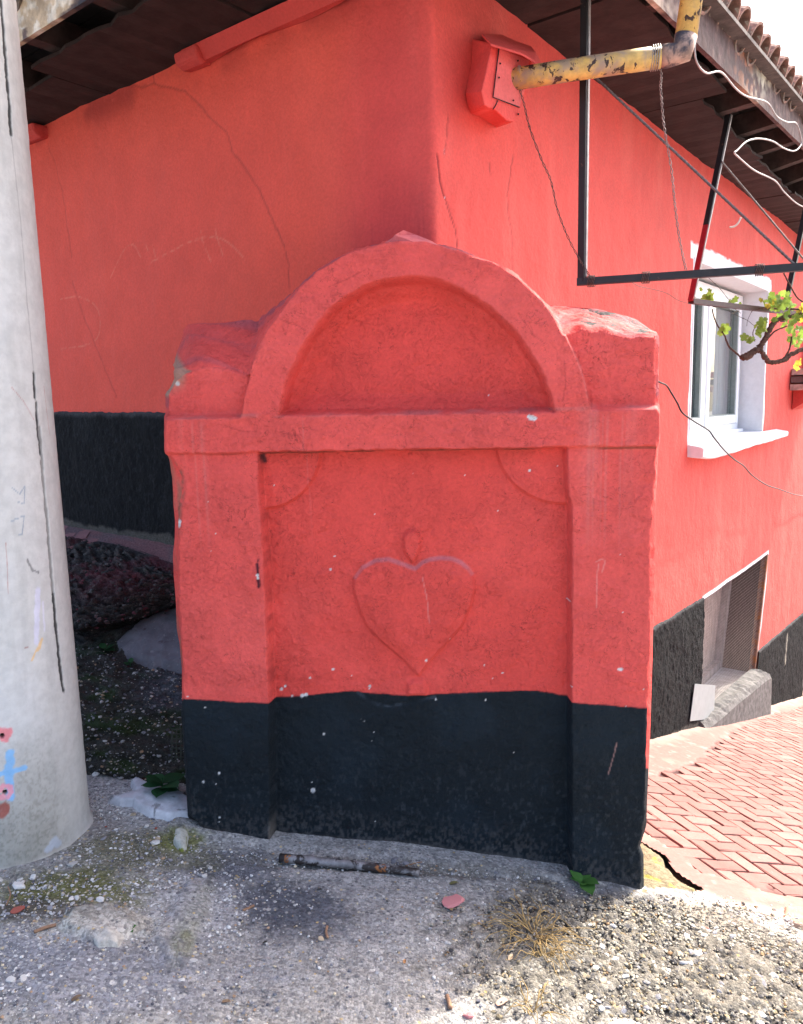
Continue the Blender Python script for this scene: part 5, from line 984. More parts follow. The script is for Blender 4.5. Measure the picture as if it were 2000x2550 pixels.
# ---- eaves
def zt_(s): return 2.955+.045*s            # fascia foot along the right side
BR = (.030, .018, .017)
rnd = random.Random(14)
def eave(side):
    P = RWP if side == 'R' else LWP; D = RD if side == 'R' else LD; N = RN if side == 'R' else LN; OV = .52 if side == 'R' else .55; L1 = 7.8 if side == 'R' else 7.2
    zf = (lambda s: 2.955+.045*min(s, 5)) if side == 'R' else (lambda s: 3.03+0*s)
    # soffit boards beside the wall: uneven sheets
    s = -.30; k = 0
    while s < L1:
        ln = rnd.uniform(1.0, 1.35); wdt = ((.44 if side == 'R' else .37) if s < .9 else .29)+rnd.uniform(-.02, .03); e = s+ln-.012; n_ = 14; V = []
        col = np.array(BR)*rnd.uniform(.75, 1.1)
        for i in range(n_+1):
            t_ = s+(e-s)*i/n_; zz_ = 3.035+.006*math.sin(t_*3+k)+.008*rnd.random()*(i % 2)
            w2 = wdt+.012*rnd.uniform(-1, 1)
            for o_, z_ in ((-.30, zz_), (w2, zz_-.004), (w2, zz_+.012), (-.30, zz_+.012)): V.append(P(t_, z_, o_))
        Fs = [(i*4+j, (i+1)*4+j, (i+1)*4+(j+1) % 4, i*4+(j+1) % 4) for i in range(n_) for j in range(4)]+[(0, 1, 2, 3), tuple(n_*4+j for j in (3, 2, 1, 0))]
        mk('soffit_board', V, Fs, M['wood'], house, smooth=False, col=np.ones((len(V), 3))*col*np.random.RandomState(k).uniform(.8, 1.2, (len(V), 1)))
        s += ln; k += 1
    # rafter tails, sheathing boards, fascia
    for s in np.arange(-.12 if side == 'R' else .15, L1, .52):
        mb = MB(); z0 = zf(s); mb.add([P(s+a, z, o) for (a, o, z) in ((-.035, -.1, 3.06), (.035, -.1, 3.06), (.035, OV-.025, z0+.03), (-.035, OV-.025, z0+.03), (-.035, -.1, 3.20), (.035, -.1, 3.20), (.035, OV-.025, z0+.14), (-.035, OV-.025, z0+.14))],
               [(3, 2, 1, 0), (4, 5, 6, 7), (0, 1, 5, 4), (1, 2, 6, 5), (2, 3, 7, 6), (3, 0, 4, 7)], tuple(np.array((.050, .030, .027))*rnd.uniform(.8, 1.4)))
        mb.build('rafter', M['wood'], house)
    for (o0, o1, tint) in ((-.1, .09, .7), (.10, .27, 1.0), (.28, .44, .8), (.45, OV-.02, 1.1)):
        s = -OV
        while s < L1:
            ln = rnd.uniform(1.6, 2.4); e = min(s+ln, L1+.1); mb = MB(); zz0 = lambda o, q: 3.205+(zf(q)+.145-3.205)*(o+.1)/(OV+.1)
            mb.add([P(s, zz0(o0, s), o0), P(e-.01, zz0(o0, e), o0), P(e-.01, zz0(o1, e), o1), P(s, zz0(o1, s), o1), P(s, zz0(o0, s)+.02, o0), P(e-.01, zz0(o0, e)+.02, o0), P(e-.01, zz0(o1, e)+.02, o1), P(s, zz0(o1, s)+.02, o1)],
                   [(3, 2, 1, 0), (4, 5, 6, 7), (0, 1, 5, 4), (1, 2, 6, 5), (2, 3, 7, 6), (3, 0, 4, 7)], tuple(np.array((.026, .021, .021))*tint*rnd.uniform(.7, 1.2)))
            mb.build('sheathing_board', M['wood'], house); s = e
    # fascia board as a fine sheet so the peeling paint has a real outline
    q = axis([(-OV, L1, .012)]); v = np.linspace(0, 1, 22); Q, Vv = np.meshgrid(q, v, indexing='ij'); zb = np.array([zf(a) for a in q])[:, None]; hgt = .165 if side == 'R' else .15
    Zq = zb+Vv*hgt; n1 = fbm(Q*6, Zq*9, 4, 300 if side == 'R' else 301); n2 = fbm(Q*22, Zq*22, 4, 302)
    c = np.ones(Q.shape+(3,))*np.array((.085, .048, .048) if side == 'R' else (.10, .07, .06)); c = mixc(c, sm(n2, .0, .5)*.4, (.17, .10, .085))
    if side == 'L': c = mixc(c, sm(n1, -.12, .02), (.46, .34, .22)); c = mixc(c, sm(n1, -.05, .1)*sm(n2, -.2, .2)*.8, (.66, .60, .50)); c = mixc(c, sm(-n1, .18, .26), (.03, .028, .035))
    else:
        c = mixc(c, (1-sm(Q+.12*n1, .85, 1.15))*sm(n1, -.3, .1), (.40, .32, .26)); c = mixc(c, np.exp(-((Q-2.35-.3*(Vv-.5))/.16)**2)*sm(n1+n2*.5, -.35, .1), (.46, .42, .33)); c = mixc(c, np.exp(-((Q-2.1)/.2)**2)*sm(n2, -.1, .3)*.6, (.30, .11, .05))
    th = .022; sag = .004*n1
    F_ = P(0, 0, 0); base = C[None, None]+Q[..., None]*D+Zq[..., None]*Z3
    V1 = base+(OV+sag)[..., None]*N if False else base+(OV+.003*n2)[..., None]*N; V2 = base+(OV-th)*N
    nn = Q.size; FQ = np.vstack([grid_faces(*Q.shape), grid_faces(*Q.shape)+nn]); I = np.arange(nn).reshape(Q.shape)
    bt = np.stack([I[:-1, 0], I[1:, 0], I[1:, 0]+nn, I[:-1, 0]+nn], -1); tp = np.stack([I[:-1, -1], I[1:, -1], I[1:, -1]+nn, I[:-1, -1]+nn], -1); en = np.stack([I[0, :-1], I[0, 1:], I[0, 1:]+nn, I[0, :-1]+nn], -1)
    mk('fascia', np.vstack([V1.reshape(-1, 3), V2.reshape(-1, 3)]), np.vstack([FQ, bt, tp, en]), M['wood'], house, col=np.vstack([c.reshape(-1, 3)]*2), smooth=False)
    # verge strip under the tiles
    mb = MB(); s = -OV-.02
    while s < L1: e = min(s+.6, L1); mb.beam(P(s, zf(s)+hgt+.010, OV+.03), P(e-.004, zf(e)+hgt+.010, OV+.03), .07, .018, Z3, (.10, .08, .075)); s = e
    mb.build('eave_lath', M['wood'], house)
    # tiles
    slope = .42
    def tile(flip, seed):
        rs = random.Random(seed); mb = MB(); n = 9; L = .40; V = []
        for (y, r, zt2) in ((0, .092, 0), (L*.5, .086, 0), (L, .080, 0)):
            for lay in (0, 1):
                for i in range(n):
                    a = math.pi*(i/(n-1)); rr = r-(lay*.013); V.append((math.cos(a)*rr*.92+rs.uniform(-.001, .001), y, (math.sin(a)*rr-.02)*(-1 if flip else 1)))
        Fs = []
        for k in range(2):
            for i in range(n-1):
                a = k*2*n+i; b = (k+1)*2*n+i; Fs += [(a, a+1, b+1, b), (a+n, b+n, b+n+1, a+n+1)]
            for i in (0, n-1): a = k*2*n+i; b = a+2*n; Fs.append((a, b, b+n, a+n))
        for k in (0, 4*n): Fs += [(k+i, k+n+i, k+n+i+1, k+i+1) for i in range(n-1)]
        return mesh_data('roof_tile', V, Fs, M['tile'], smooth=False)
    covers = [tile(False, 1), tile(False, 2)]; pans = [tile(True, 3), tile(True, 4)]
    NV = Vector(N); DV = Vector(D); up = (Vector(-N)+Vector((0, 0, slope))).normalized(); nz = DV.cross(up); nz = -nz if nz.z < 0 else nz
    vis_end = 5.2 if side == 'R' else 2.6
    for crs in range(2):
        for i, s in enumerate(np.arange(-OV-.05+crs*.3, L1, .20)):
            if s > vis_end+1.6: continue
            z0 = zf(s)+hgt+.075; base = Vector(P(s, z0-.025, OV+.055))+up*(crs*.33)+nz*(.02*crs)
            for typ in ((0, 1) if crs == 0 else (0,)):
                m_ = (covers, pans)[typ][i % 2]; o = bpy.data.objects.new('roof_tile', m_); link(o, house)
                b2 = base+(DV*.10 - nz*.030+up*.02 if typ else Vector((0, 0, 0)))+nz*rnd.uniform(-.004, .004)+up*rnd.uniform(-.012, .012); xa = DV
                o.matrix_world = Matrix(((xa[0], up[0], nz[0], b2[0]), (xa[1], up[1], nz[1], b2[1]), (xa[2], up[2], nz[2], b2[2]), (0, 0, 0, 1)))
                loc = o.matrix_world.translation-Vector(origin(house)); mm = o.matrix_world.copy(); mm.translation = loc; o.matrix_local = mm
    # roof field behind the single tiles: real corrugation
    q = axis([(-OV if side == 'R' else -OV, L1, .025)]); w_ = np.linspace(.0, 3.2, 12); Q, Wv = np.meshgrid(q, w_, indexing='ij'); cor = .035*np.abs(np.sin((Q+OV+.05)*math.pi/.2+math.pi/2))
    upn = np.array(up); nzn = np.array(nz); z0 = np.array([zf(min(a, 5))+hgt+.06 for a in q])[:, None]
    Vv = C[None, None]+Q[..., None]*D+(OV+.06)*N+z0[..., None]*Z3+(Wv+.55)[..., None]*upn+cor[..., None]*nzn
    keep = (Q[:-1, :-1] > (-OV+Wv[:-1, :-1]*.9))
    V, FQ = compact(Vv.reshape(-1, 3), grid_faces(*Q.shape, keep)); mk('roof_field', V, FQ, M['tile'], house, kind='stuff')
    mb = MB(); z0 = zf(1)+hgt+.02
    mb.add([P(-OV, z0, OV), P(L1, zf(L1)+hgt+.02, OV), P(L1, zf(L1)+hgt+.02+3.4*slope, OV-3.4), P(3.4-OV, z0+3.4*slope, OV-3.4)], [(0, 1, 2, 3)], (.03, .025, .025)); mb.build('roof_deck', M['wood'], house)
eave('R'); eave('L')
# red painted wall plate and corbels under the left soffit
def prism(mb, A, B, col=None):
    n = len(A); mb.add(list(A)+list(B), [tuple(range(n-1, -1, -1)), tuple(range(n, 2*n))]+[(i, (i+1) % n, (i+1) % n+n, i+n) for i in range(n)], col)
mb = MB(); ss = np.linspace(.30, 1.24, 16); V = []
for s_ in ss:
    w_ = np.interp(s_, [.3, .6, 1.24], [.03, .05, .06])
    for o_, z_ in ((-.01, 2.975+.01*math.sin(s_*9)), (w_*.4, 2.97), (w_, 3.028), (-.01, 3.03)): V.append(LWP(s_, z_, o_+.012))
mb.add(V, [(i*4+j, (i+1)*4+j, (i+1)*4+(j+1) % 4, i*4+(j+1) % 4) for i in range(15) for j in range(4)]+[(0, 1, 2, 3), (63, 62, 61, 60)], tuple(RED*.8)); mb.build('wall_plate', M['wall'], house)
for (s0, s1, lab) in ((1.13, 1.29, 'red painted beam end halfway along the left eave'), (2.52, 2.78, 'red painted beam end beside the pole')):
    mb = MB(); prism(mb, [LWP(s0, 3.025, -.02), LWP(s0, 2.965, -.02), LWP(s0, 2.955, .04), LWP(s0, 2.975, .075), LWP(s0, 3.025, .085)], [LWP(s1, 3.025, -.02), LWP(s1, 2.975, -.02), LWP(s1, 2.965, .035), LWP(s1, 2.98, .07), LWP(s1, 3.025, .08)], tuple(RED*.75)); o = bevel(mb.build('beam_end', M['wall'], house, label=lab), .012)

# flue box on the right wall
def rp(px, py, o): return rwp(px, py, o)
fr = [rp(x_, y_, .13) for x_, y_ in ((1226, 108), (1206, 200), (1199, 228), (1207, 262), (1216, 268), (1232, 271), (1262, 300), (1276, 304), (1284, 300), (1305, 262), (1322, 215), (1326, 150), (1300, 128))]
bk = [rp(x_, y_, .0) for x_, y_ in ((1176, 96), (1172, 160), (1158, 232), (1163, 262), (1172, 284), (1186, 288), (1226, 312), (1236, 318), (1250, 312), (1270, 262), (1290, 215), (1300, 150), (1270, 110))]
mb = MB(); prism(mb, fr, bk, tuple(RED*1.05)); fb = bevel(mb.build('flue_box', M['wall'], house, label='boxed red sheet cover round the stove pipe'), .006)
pl = [rp(x_, y_, .134) for x_, y_ in ((1243, 120), (1228, 241), (1294, 266), (1310, 215), (1318, 150))]; mb = MB(); prism(mb, pl, [p-RN*.006 for p in pl], (.70, .13, .12)); mb.build('cover_plate', M['wall'], fb)
gapm = MB(); L = [rp(x_, y_, .136) for x_, y_ in ((1243, 119), (1228, 242), (1294, 267))]; gapm.tube(L, .0022, 5); gapm.tube([rp(x_, y_, .133) for x_, y_ in ((1240, 250), (1235, 262), (1228, 272))], .002, 5)
for (x_, y_) in ((1246, 158), (1243, 193), (1290, 151), (1279, 250), (1301, 222), (1291, 284)): gapm.tube([rp(x_, y_, .13), rp(x_, y_, .139)], .0035, 6)
gapm.build('seams_and_rivets', M['dark'], fb)
hood = [rp(x_, y_, o_) for x_, y_, o_ in ((1200, 84, .06), (1222, 108, .15), (1262, 120, .18), (1300, 132, .19), (1330, 150, .19), (1355, 168, .16), (1335, 130, .14), (1322, 114, .10), (1290, 104, .06), (1250, 86, .03))]
mb = MB(); prism(mb, hood, [p-np.array([0, 0, .008]) for p in hood], tuple(RED*.95)); mb.build('flashing', M['wall'], fb)

# ================================================================== STOVE PIPE
p0 = rwp(1262, 200, .10); p0b = rwp(1290, 194, .134); p1 = rwp(1655, 140, .60); el = rwp(1702, 133, .66); top = el+np.array([0, 0, 1.0]); top = hit(1722, 0, el, (0, 1, 0)); dirv = top-el
pipe = thing('stove_pipe', p0b, 'rusty yellow stove pipe leaving the red flue box and turning up at an elbow', 'pipe')
mb = MB(); mb.tube([p0, p0b*.7+p1*.3, p0b*.3+p1*.7, p1], .039, 28); mb.build('horizontal_section', M['yellow'], pipe, smooth=True)
d1 = (el-p1)/np.linalg.norm(el-p1); upv = np.array([dirv[0], 0, dirv[2]]); upv /= np.linalg.norm(upv); e0 = el-d1*.055; e1 = el+upv*.06
mb = MB(); mb.tube([p1-d1*.012, e0, el*.80+e0*.10+e1*.10, e1], [.0405, .041, .043, .041], 28); mb.build('elbow', M['elbow'], pipe, smooth=True)
mb = MB(); mb.tube([e1-upv*.01, e1+upv*.3, e1+upv*1.2], .0395, 28); mb.build('upright_section', M['yellow'], pipe, smooth=True)
mb = MB(); a_, b_ = np.cross(d1, Z3), None; a_ /= np.linalg.norm(a_); b_ = np.cross(a_, d1)
for k in range(4): mb.tube([p1-d1*(.02+.008*k)+.0425*(math.cos(t_)*a_+math.sin(t_)*b_)+d1*.004*math.sin(t_) for t_ in np.linspace(0, 6.283, 30)], .002, 6)
for k in range(2): mb.tube([p0b+d1*(.004+.006*k)+.041*(math.cos(t_)*a_+math.sin(t_)*b_) for t_ in np.linspace(0, 6.283, 30)], .0016, 6)
mb.build('wire_collar', m_simple('steel_wire', (.30, .28, .27), .5, 60, .2, metal=.4), pipe, smooth=True)

# ================================================================== VINE BRACKETS
zb = 1.965
b1b = RWP(.655, zb, .30); b1t = RWP(.655, 3.08, .30); b1e = onz(2000, 665, zb); b1e = b1b+(b1e-b1b)*1.25
br = thing('vine_bracket', b1b, 'black steel bracket of the vine trellis hanging nearest to the corner', 'bracket', 'steel brackets under the right eave')
mb = MB(); mb.beam(b1b, b1t, .028, .028, RN); mb.build('hanger', M['black'], br)
M['lit_flange'] = m_simple('lit_steel_edge', (.26, .24, .235), .5, 40, .3, .2, .001, .5); mb = MB(); sx_ = RN*.016+RD*.004; mb.beam(b1b+sx_+Z3*.02, b1t+sx_, .004, .014, RD); mb.build('lit_flange', M['lit_flange'], br)  # pale strip standing in for the light on the hanger's edge
mb = MB(); mb.beam(b1b-(b1e-b1b)/np.linalg.norm(b1e-b1b)*.02, b1e, .030, .028, Z3); mb.build('arm', M['black'], br)
tie_t = hit(1476, 186, b1t, np.cross(b1e-b1b, Z3)); tie_b = hit(1985, 664, b1b, np.cross(b1e-b1b, Z3))
mb = MB(); Lt = [tie_t+(tie_b-tie_t)*t_ for t_ in np.linspace(0, 1, 120)]; mb.tube(Lt, [.0055 if i % 2 else .0045 for i in range(120)], 7); mb.build('diagonal_tie', M['rebar'], br)
b2b = rwp(1721, 750, .29); b2t = onz(1815, 288, 3.05); b2e = onz(2000, 782, b2b[2]); b2e = b2b+(b2e-b2b)*1.4
br2 = thing('vine_bracket', b2b, 'middle steel bracket of the vine trellis, its leaning hanger red below and black above', 'bracket', 'steel brackets under the right eave')
mid = b2b+(b2t-b2b)*.40
mb = MB(); mb.beam(b2b, mid, .030, .028, RN); mb.build('red_hanger', M['redsteel'], br2); mb = MB(); mb.beam(mid, b2t, .030, .028, RN); mb.build('hanger', M['black'], br2); mb = MB(); mb.beam(b2b+sx_+Z3*.02, b2t+sx_, .004, .014, RD); mb.build('lit_flange', M['lit_flange'], br2)
mb = MB(); mb.beam(b2b, b2e, .034, .026, Z3); mb.build('arm', m_simple('brown_black_steel', (.045, .012, .014), .5, 30, .3), br2)
mb = MB(); t0 = hit(1797, 402, b2b, np.cross(b2e-b2b, Z3)); t1 = hit(2010, 655, b2b, np.cross(b2e-b2b, Z3)); mb.tube([t0, t1], .0055, 7); mb.build('diagonal_tie', M['rebar'], br2)
b3b = rwp(1948, 800, .32); b3t = rwp(2003, 540, .40)
br3 = thing('vine_bracket', b3b, 'third steel bracket of the vine trellis, half cut off by the right edge', 'bracket', 'steel brackets under the right eave')
mb = MB(); mb.beam(b3b, b3t+(b3t-b3b)*.8, .034, .034, RN); mb.build('hanger', M['black'], br3)
# wires
def on_plane(px, py, P, Q, ref=Z3): return hit(px, py, P, np.cross(np.array(Q)-np.array(P), ref))
def wire(name, label, pts, r, mat, twist=0, cat='wire', k=8, barbs=0, group=None, seed=0, twr=None):
    P = spline(pts, k); mb = MB(); rs = np.random.RandomState(seed)
    if twist:
        n = len(P); t_ = np.arange(n); T_ = np.gradient(P, axis=0); T_ /= np.linalg.norm(T_, axis=1)[:, None]; a = np.cross(T_, [.3, .9, .1]); a /= np.linalg.norm(a, axis=1)[:, None]; b = np.cross(T_, a); tr = twr or r*1.1
        for s_ in range(twist): ph = t_*.7+s_*6.283/twist; mb.tube(P+tr*(np.cos(ph)[:, None]*a+np.sin(ph)[:, None]*b), r, 5)
    else: mb.tube(P, r, 7)
    for i in range(barbs):
        j = rs.randint(2, len(P)-2); d = rs.randn(3); d /= np.linalg.norm(d); mb.tube([P[j]-d*r*2.5, P[j]+d*r*4], r*.6, 5); mb.tube([P[j]+d*r*2*math.cos(q_)+np.cross(d, [0, 0, 1])*r*2*math.sin(q_) for q_ in np.linspace(0, 6, 8)], r*.7, 5)
    return mb.build(name, mat, None, smooth=True, label=label, cat=cat, group=group)
A0 = p0b-np.array([0, 0, .04]); wl_ = [A0]+[A0+(b1b-A0)*t_+np.array([0, 0, -1])*.22*math.sin(math.pi*t_)*.5 for t_ in (.2, .4, .6, .8)]+[b1b+np.array([0, 0, .03])]
wpx = [(1292, 214), (1306, 262), (1320, 320), (1350, 400), (1372, 450), (1388, 520), (1412, 585), (1440, 640), (1458, 670), (1478, 700)]
Ww = [A0+(b1b-A0)*t_ for t_ in np.linspace(0, 1, len(wpx))]; Ww = [hit(px, py, q, FW) for (px, py), q in zip(wpx, Ww)]
wire('twisted_wire', 'thin twisted rusty wire from the red flue box down to the first bracket', Ww, .0015, M['wire'], 2, barbs=8, seed=1, k=14, twr=.003)
A1 = p1-np.array([0, 0, .045]); wpx = [(1640, 145), (1647, 185), (1645, 215), (1648, 250), (1652, 300), (1660, 350), (1672, 420), (1678, 480), (1682, 520), (1690, 580), (1700, 635), (1708, 672)]
B1 = b1b+(b1e-b1b)*.30; Ww = [A1+(B1-A1)*t_ for t_ in np.linspace(0, 1, len(wpx))]; Ww = [hit(px, py, q, FW) for (px, py), q in zip(wpx, Ww)]
wire('twisted_wire', 'twisted pale and rusty wire hanging from the elbow of the yellow pipe', Ww, .0017, m_simple('pale_wire', (.22, .165, .15), .7, 200, .5), 2, barbs=5, seed=2, k=14, twr=.0035)
# tie loops on the arm
mb = MB(); da = (b1e-b1b)/np.linalg.norm(b1e-b1b); sa = np.cross(da, Z3); sa /= np.linalg.norm(sa)
for t0_ in (.03, .29, .80):
    mb = MB()
    for k in range(5): q_ = b1b+(b1e-b1b)/1.25*t0_+da*.006*k; mb.tube([q_+.022*(math.cos(a)*sa+math.sin(a)*Z3)+da*.003*math.sin(a*2) for a in np.linspace(0, 6.283, 18)], .0016, 5)
    mb.build('wire_tie', M['wire'], br, smooth=True)
wpx = [(1500, 704), (1560, 700), (1590, 712), (1605, 716), (1625, 720), (1660, 730), (1690, 748), (1722, 757)]; Ww = [hit(px, py, b1b+(b2b-b1b)*t_, FW) for (px, py), t_ in zip(wpx, np.linspace(0, 1, len(wpx)))]
wire('loose_wire', 'loose thin wire sagging between the first and the middle bracket', Ww, .0013, M['wire'], 0, barbs=4, seed=3)
wpx = [(1725, 40), (1734, 75), (1730, 125), (1738, 160), (1760, 182), (1796, 180), (1832, 220), (1860, 240), (1910, 255), (1935, 290), (1960, 304), (1984, 308), (1996, 350), (1990, 368), (1975, 376), (1950, 368), (1925, 352), (1890, 345), (1860, 352), (1835, 375), (1829, 380), (1840, 392), (1880, 425), (1930, 450), (1955, 480), (1990, 510), (2030, 525)]
offs = [.57]*19+[.56, .56, .56, .55, .52, .50, .48, .46]
Ww = [rwp(px, py, o_) for (px, py), o_ in zip(wpx, offs)]
wire('grey_cable', 'pale grey cable clipped along the eave board and looping at its end', Ww, .0043, M['wcable'], 0, 'cable', 8)
wpx = [(1600, 930), (1642, 951), (1660, 960), (1672, 978), (1688, 1005), (1700, 1028), (1730, 1050), (1765, 1072), (1780, 1092), (1805, 1122), (1830, 1145), (1852, 1160), (1875, 1185), (1910, 1208), (1940, 1218), (1980, 1232), (2010, 1236), (2040, 1240)]
offs = np.interp(np.arange(18), [0, 3, 6, 8, 11, 17], [.03, .05, .13, .16, .10, .03])
Ww = [rwp(px, py, o_) for (px, py), o_ in zip(wpx, offs)]; wire('black_cable', 'black cable running down across the right wall below the white window', Ww, .0055, M['cable'], 0, 'cable', 8)
Ww = [hit(px, py, b1e, FW*1.) for px, py in ((1845, 542), (1838, 556), (1828, 564), (1817, 566))]; wire('curled_tendril', 'short pale curled stem hanging in front of the red wall', Ww, .0035, m_simple('pale_stem', (.55, .40, .33), .7), 0, 'stem')
# ================================================================== GRAPE VINE
vd = rwp(1850, 880, .42); VD = (vd-EYE)@FW
def vp(px, py, dd=0.):
    r_ = ray(px, py); return EYE+r_*(VD+dd)/(r_@FW)
vine = thing('grape_vine', vp(1850, 890), 'gnarled grape vine with fresh green leaves hanging from the steel brackets', 'vine')
mb = MB()
def branch(pts, r0, r1, k=7, seed=1, dd=None):
    dd = dd or [0]*len(pts); P = [vp(x_, y_, d_) for (x_, y_), d_ in zip(pts, dd)]; mb.tube(P, np.linspace(r0, r1, 40), 9, smoothit=k, seed=seed)
branch([(1848, 892), (1870, 880), (1890, 868), (1905, 845), (1920, 815), (1935, 797), (1965, 788), (2010, 782)], .019, .012, seed=2); mb.build('old_branch', M['bark'], vine, smooth=True)
mb = MB(); branch([(1845, 888), (1862, 890), (1880, 872), (1895, 874), (1905, 890), (1918, 902), (1940, 900), (1955, 895), (1975, 880), (2010, 865)], .016, .013, seed=3); mb.build('old_branch', M['bark'], vine, smooth=True)
for pts, r0, r1 in (([(1844, 888), (1830, 876), (1815, 862), (1804, 835), (1790, 815), (1780, 795), (1773, 768)], .0055, .0035), ([(1885, 862), (1910, 845), (1930, 825), (1960, 812)], .0055, .004), ([(1952, 895), (1966, 870), (1972, 838)], .006, .004), ([(1880, 850), (1875, 830), (1880, 815)], .003, .002), ([(1952, 680), (1965, 705), (1985, 740), (2000, 752)], .0045, .004), ([(1725, 753), (1780, 757), (1850, 768), (1900, 768), (2000, 770)], .006, .006), ([(1882, 845), (1872, 850), (1862, 842)], .002, .0015)):
    mb = MB(); branch(pts, r0, r1, seed=5); mb.build('shoot', M['bark'], vine, smooth=True)
def leaf_mesh(seed, lobes=5, serr=.11, mat='leaf'):
    rs = random.Random(seed); V = [(0, 0, 0)]; n = 40
    for i in range(n):
        a = -math.pi*.5+.35+(2*math.pi-.7)*i/(n-1); r = .66+.32*abs(math.cos((a-math.pi/2)*lobes/2*.98))**1.1+serr*(1 if i % 2 else -.8)*.9+rs.uniform(-.04, .04)
        x, y = r*math.cos(a), r*math.sin(a); V.append((x, y, .16*math.sin(a*3+seed)*r+.22*x*x-.05*r))
    return mesh_data('leaf', V, [(0, i, i+1) for i in range(1, n)]+[(0, n, 1)], M[mat], smooth=False)
LM = [leaf_mesh(1), leaf_mesh(2), leaf_mesh(3), leaf_mesh(4, mat='leafy')]
rnd = random.Random(4)
def put_leaf(px, py, r, dd=0., kind=None):
    k = rnd.randrange(3) if kind is None else kind; o = bpy.data.objects.new('leaf', LM[k]); link(o, vine); P = vp(px, py, dd)
    o.location = Vector(P-origin(vine)); o.rotation_euler = (rad(90)+rnd.uniform(-.7, .7), rnd.uniform(-.8, .8), rnd.uniform(-1.2, 1.2)-.5); o.scale = (r, r, r)
for (x_, y_, r_) in ((1760, 742, .038), (1772, 738, .033), (1748, 722, .018), (1768, 722, .016), (1800, 825, .040), (1806, 818, .034), (1822, 752, .024), (1834, 745, .022), (1842, 762, .022), (1815, 760, .018), (1900, 800, .036), (1908, 812, .040), (1895, 818, .03), (1890, 832, .03), (1872, 845, .018), (1866, 850, .02), (1915, 748, .03), (1925, 738, .034), (1940, 745, .036), (1950, 760, .038), (1935, 765, .03), (1960, 745, .03), (1968, 760, .036), (1952, 730, .026), (1905, 755, .024), (1925, 760, .028), (1960, 785, .03), (1975, 800, .034), (1985, 790, .03), (1968, 822, .03), (1980, 830, .032), (1990, 845, .03), (1975, 848, .034), (1940, 790, .024), (1930, 795, .022), (1955, 808, .026), (1992, 818, .03), (1985, 860, .02), (1965, 842, .022), (1882, 812, .016)):
    put_leaf(x_+rnd.uniform(-2, 2), y_+rnd.uniform(-2, 2), r_, rnd.uniform(-.07, .07))
for k_ in range(22):
    x_, y_ = rnd.choice(((1930, 752), (1950, 765), (1975, 815), (1905, 815), (1985, 845), (1960, 735), (1768, 745), (1990, 790), (1885, 835)))
    put_leaf(x_+rnd.gauss(0, 13), y_+rnd.gauss(0, 11), rnd.uniform(.012, .028), rnd.uniform(-.1, .1))
for (x_, y_, r_) in ((1895, 747, .016), (1912, 762, .02), (1992, 775, .034), (1998, 790, .034), (2002, 765, .03), (1988, 905, .022), (1984, 915, .024), (1992, 898, .02), (1930, 752, .022)): put_leaf(x_, y_, r_, rnd.uniform(-.05, .05), 3)
# thin tendrils / wires in the vine
for i, (pts, lab) in enumerate((([(1765, 692), (1790, 715), (1810, 740), (1830, 768), (1845, 780)], 'taut thin wire crossing in front of the top of the white window'), ([(1815, 775), (1845, 790), (1862, 798), (1880, 812), (1892, 818)], 'thin knotted wire below the lower trellis arm'), ([(1880, 765), (1870, 780), (1862, 798), (1860, 812)], 'short wire end looped on the lower trellis arm'))):
    wire('thin_wire', lab, [vp(x_, y_, -.03) for x_, y_ in pts], .0014, M['wire'], 0, barbs=2, seed=20+i)

# ================================================================== small canopy of the next door at the right edge
can = thing('door_canopy', rwp(1990, 960, .1), 'weathered timber canopy end with red bracket on the far right wall', 'canopy')
for i, (y0, y1) in enumerate(((918, 936), (938, 955), (957, 974))):
    a_, b_ = rwp(1977-i*2, y0, .03), rwp(1977-i*2, y1-2, .03); mb = MB(); z1, z0 = a_[2], b_[2]; s0 = (a_-C)@RD
    mb.box(RWP(s0, z0, .012), RD*1.0, RN*(.34+.02*i), Z3*(z1-z0), (.42, .30, .25) if i != 1 else (.12, .08, .07)); mb.build('board', M['wood'], can)
s0 = rw(1971, 990)[0]; z_ = rw(1971, 990)[1]; mb = MB(); prism(mb, [RWP(s0, z_+.10, .012), RWP(s0, z_-.12, .012), RWP(s0, z_-.05, .12), RWP(s0, z_+.09, .30)], [RWP(s0+.5, z_+.10, .012), RWP(s0+.5, z_-.12, .012), RWP(s0+.5, z_-.05, .12), RWP(s0+.5, z_+.09, .30)], tuple(RED*.8)); mb.build('bracket', M['wall'], can)
for i in range(5):
    o = MB(); s_ = 6.75+.0; z0 = 1.78+.13*i; o.box(RWP(s_, z0, .012), RD*.9, RN*.10, Z3*.12, (.16, .09, .085)); o.build('stone_block', M['wood'], can)

# ================================================================== SMALL THINGS ON THE GROUND
def gpt(px, py, z=-.08):
    p = onz(px, py, z)
    for _ in range(4): p = onz(px, py, float(G(p[0], p[1])))
    return p
a_, b_ = gpt(697, 2146), gpt(1045, 2183)
P = [a_+(b_-a_)*t_+np.array([0, 0, .014+.003*math.sin(t_*3)]) for t_ in np.linspace(0, 1, 14)]
mb = MB(); mb.tube(P, [.0155, .0155, .015, .0155, .014, .0155, .015, .014, .0145, .014, .0135, .0135, .013, .0125], 14, seed=None)
rod = mb.build('iron_rod', M['iron'], None, smooth=True, label='scaly iron rod lying on the ground against the black plinth', cat='rod')
p = gpt(1131, 2252); o = put_stone(p, .032, 'st_red', 'flat oval pink stone alone on the lane right of centre', None, random.Random(2), .4, 'pink_stone', 'stone'); o.data = SM['st_red'][2].copy(); o.data.materials[0] = M['pink']; o.rotation_euler = (.1, .05, .2); o.scale = (.042, .031, .012); o.location.z = p[2]+.006
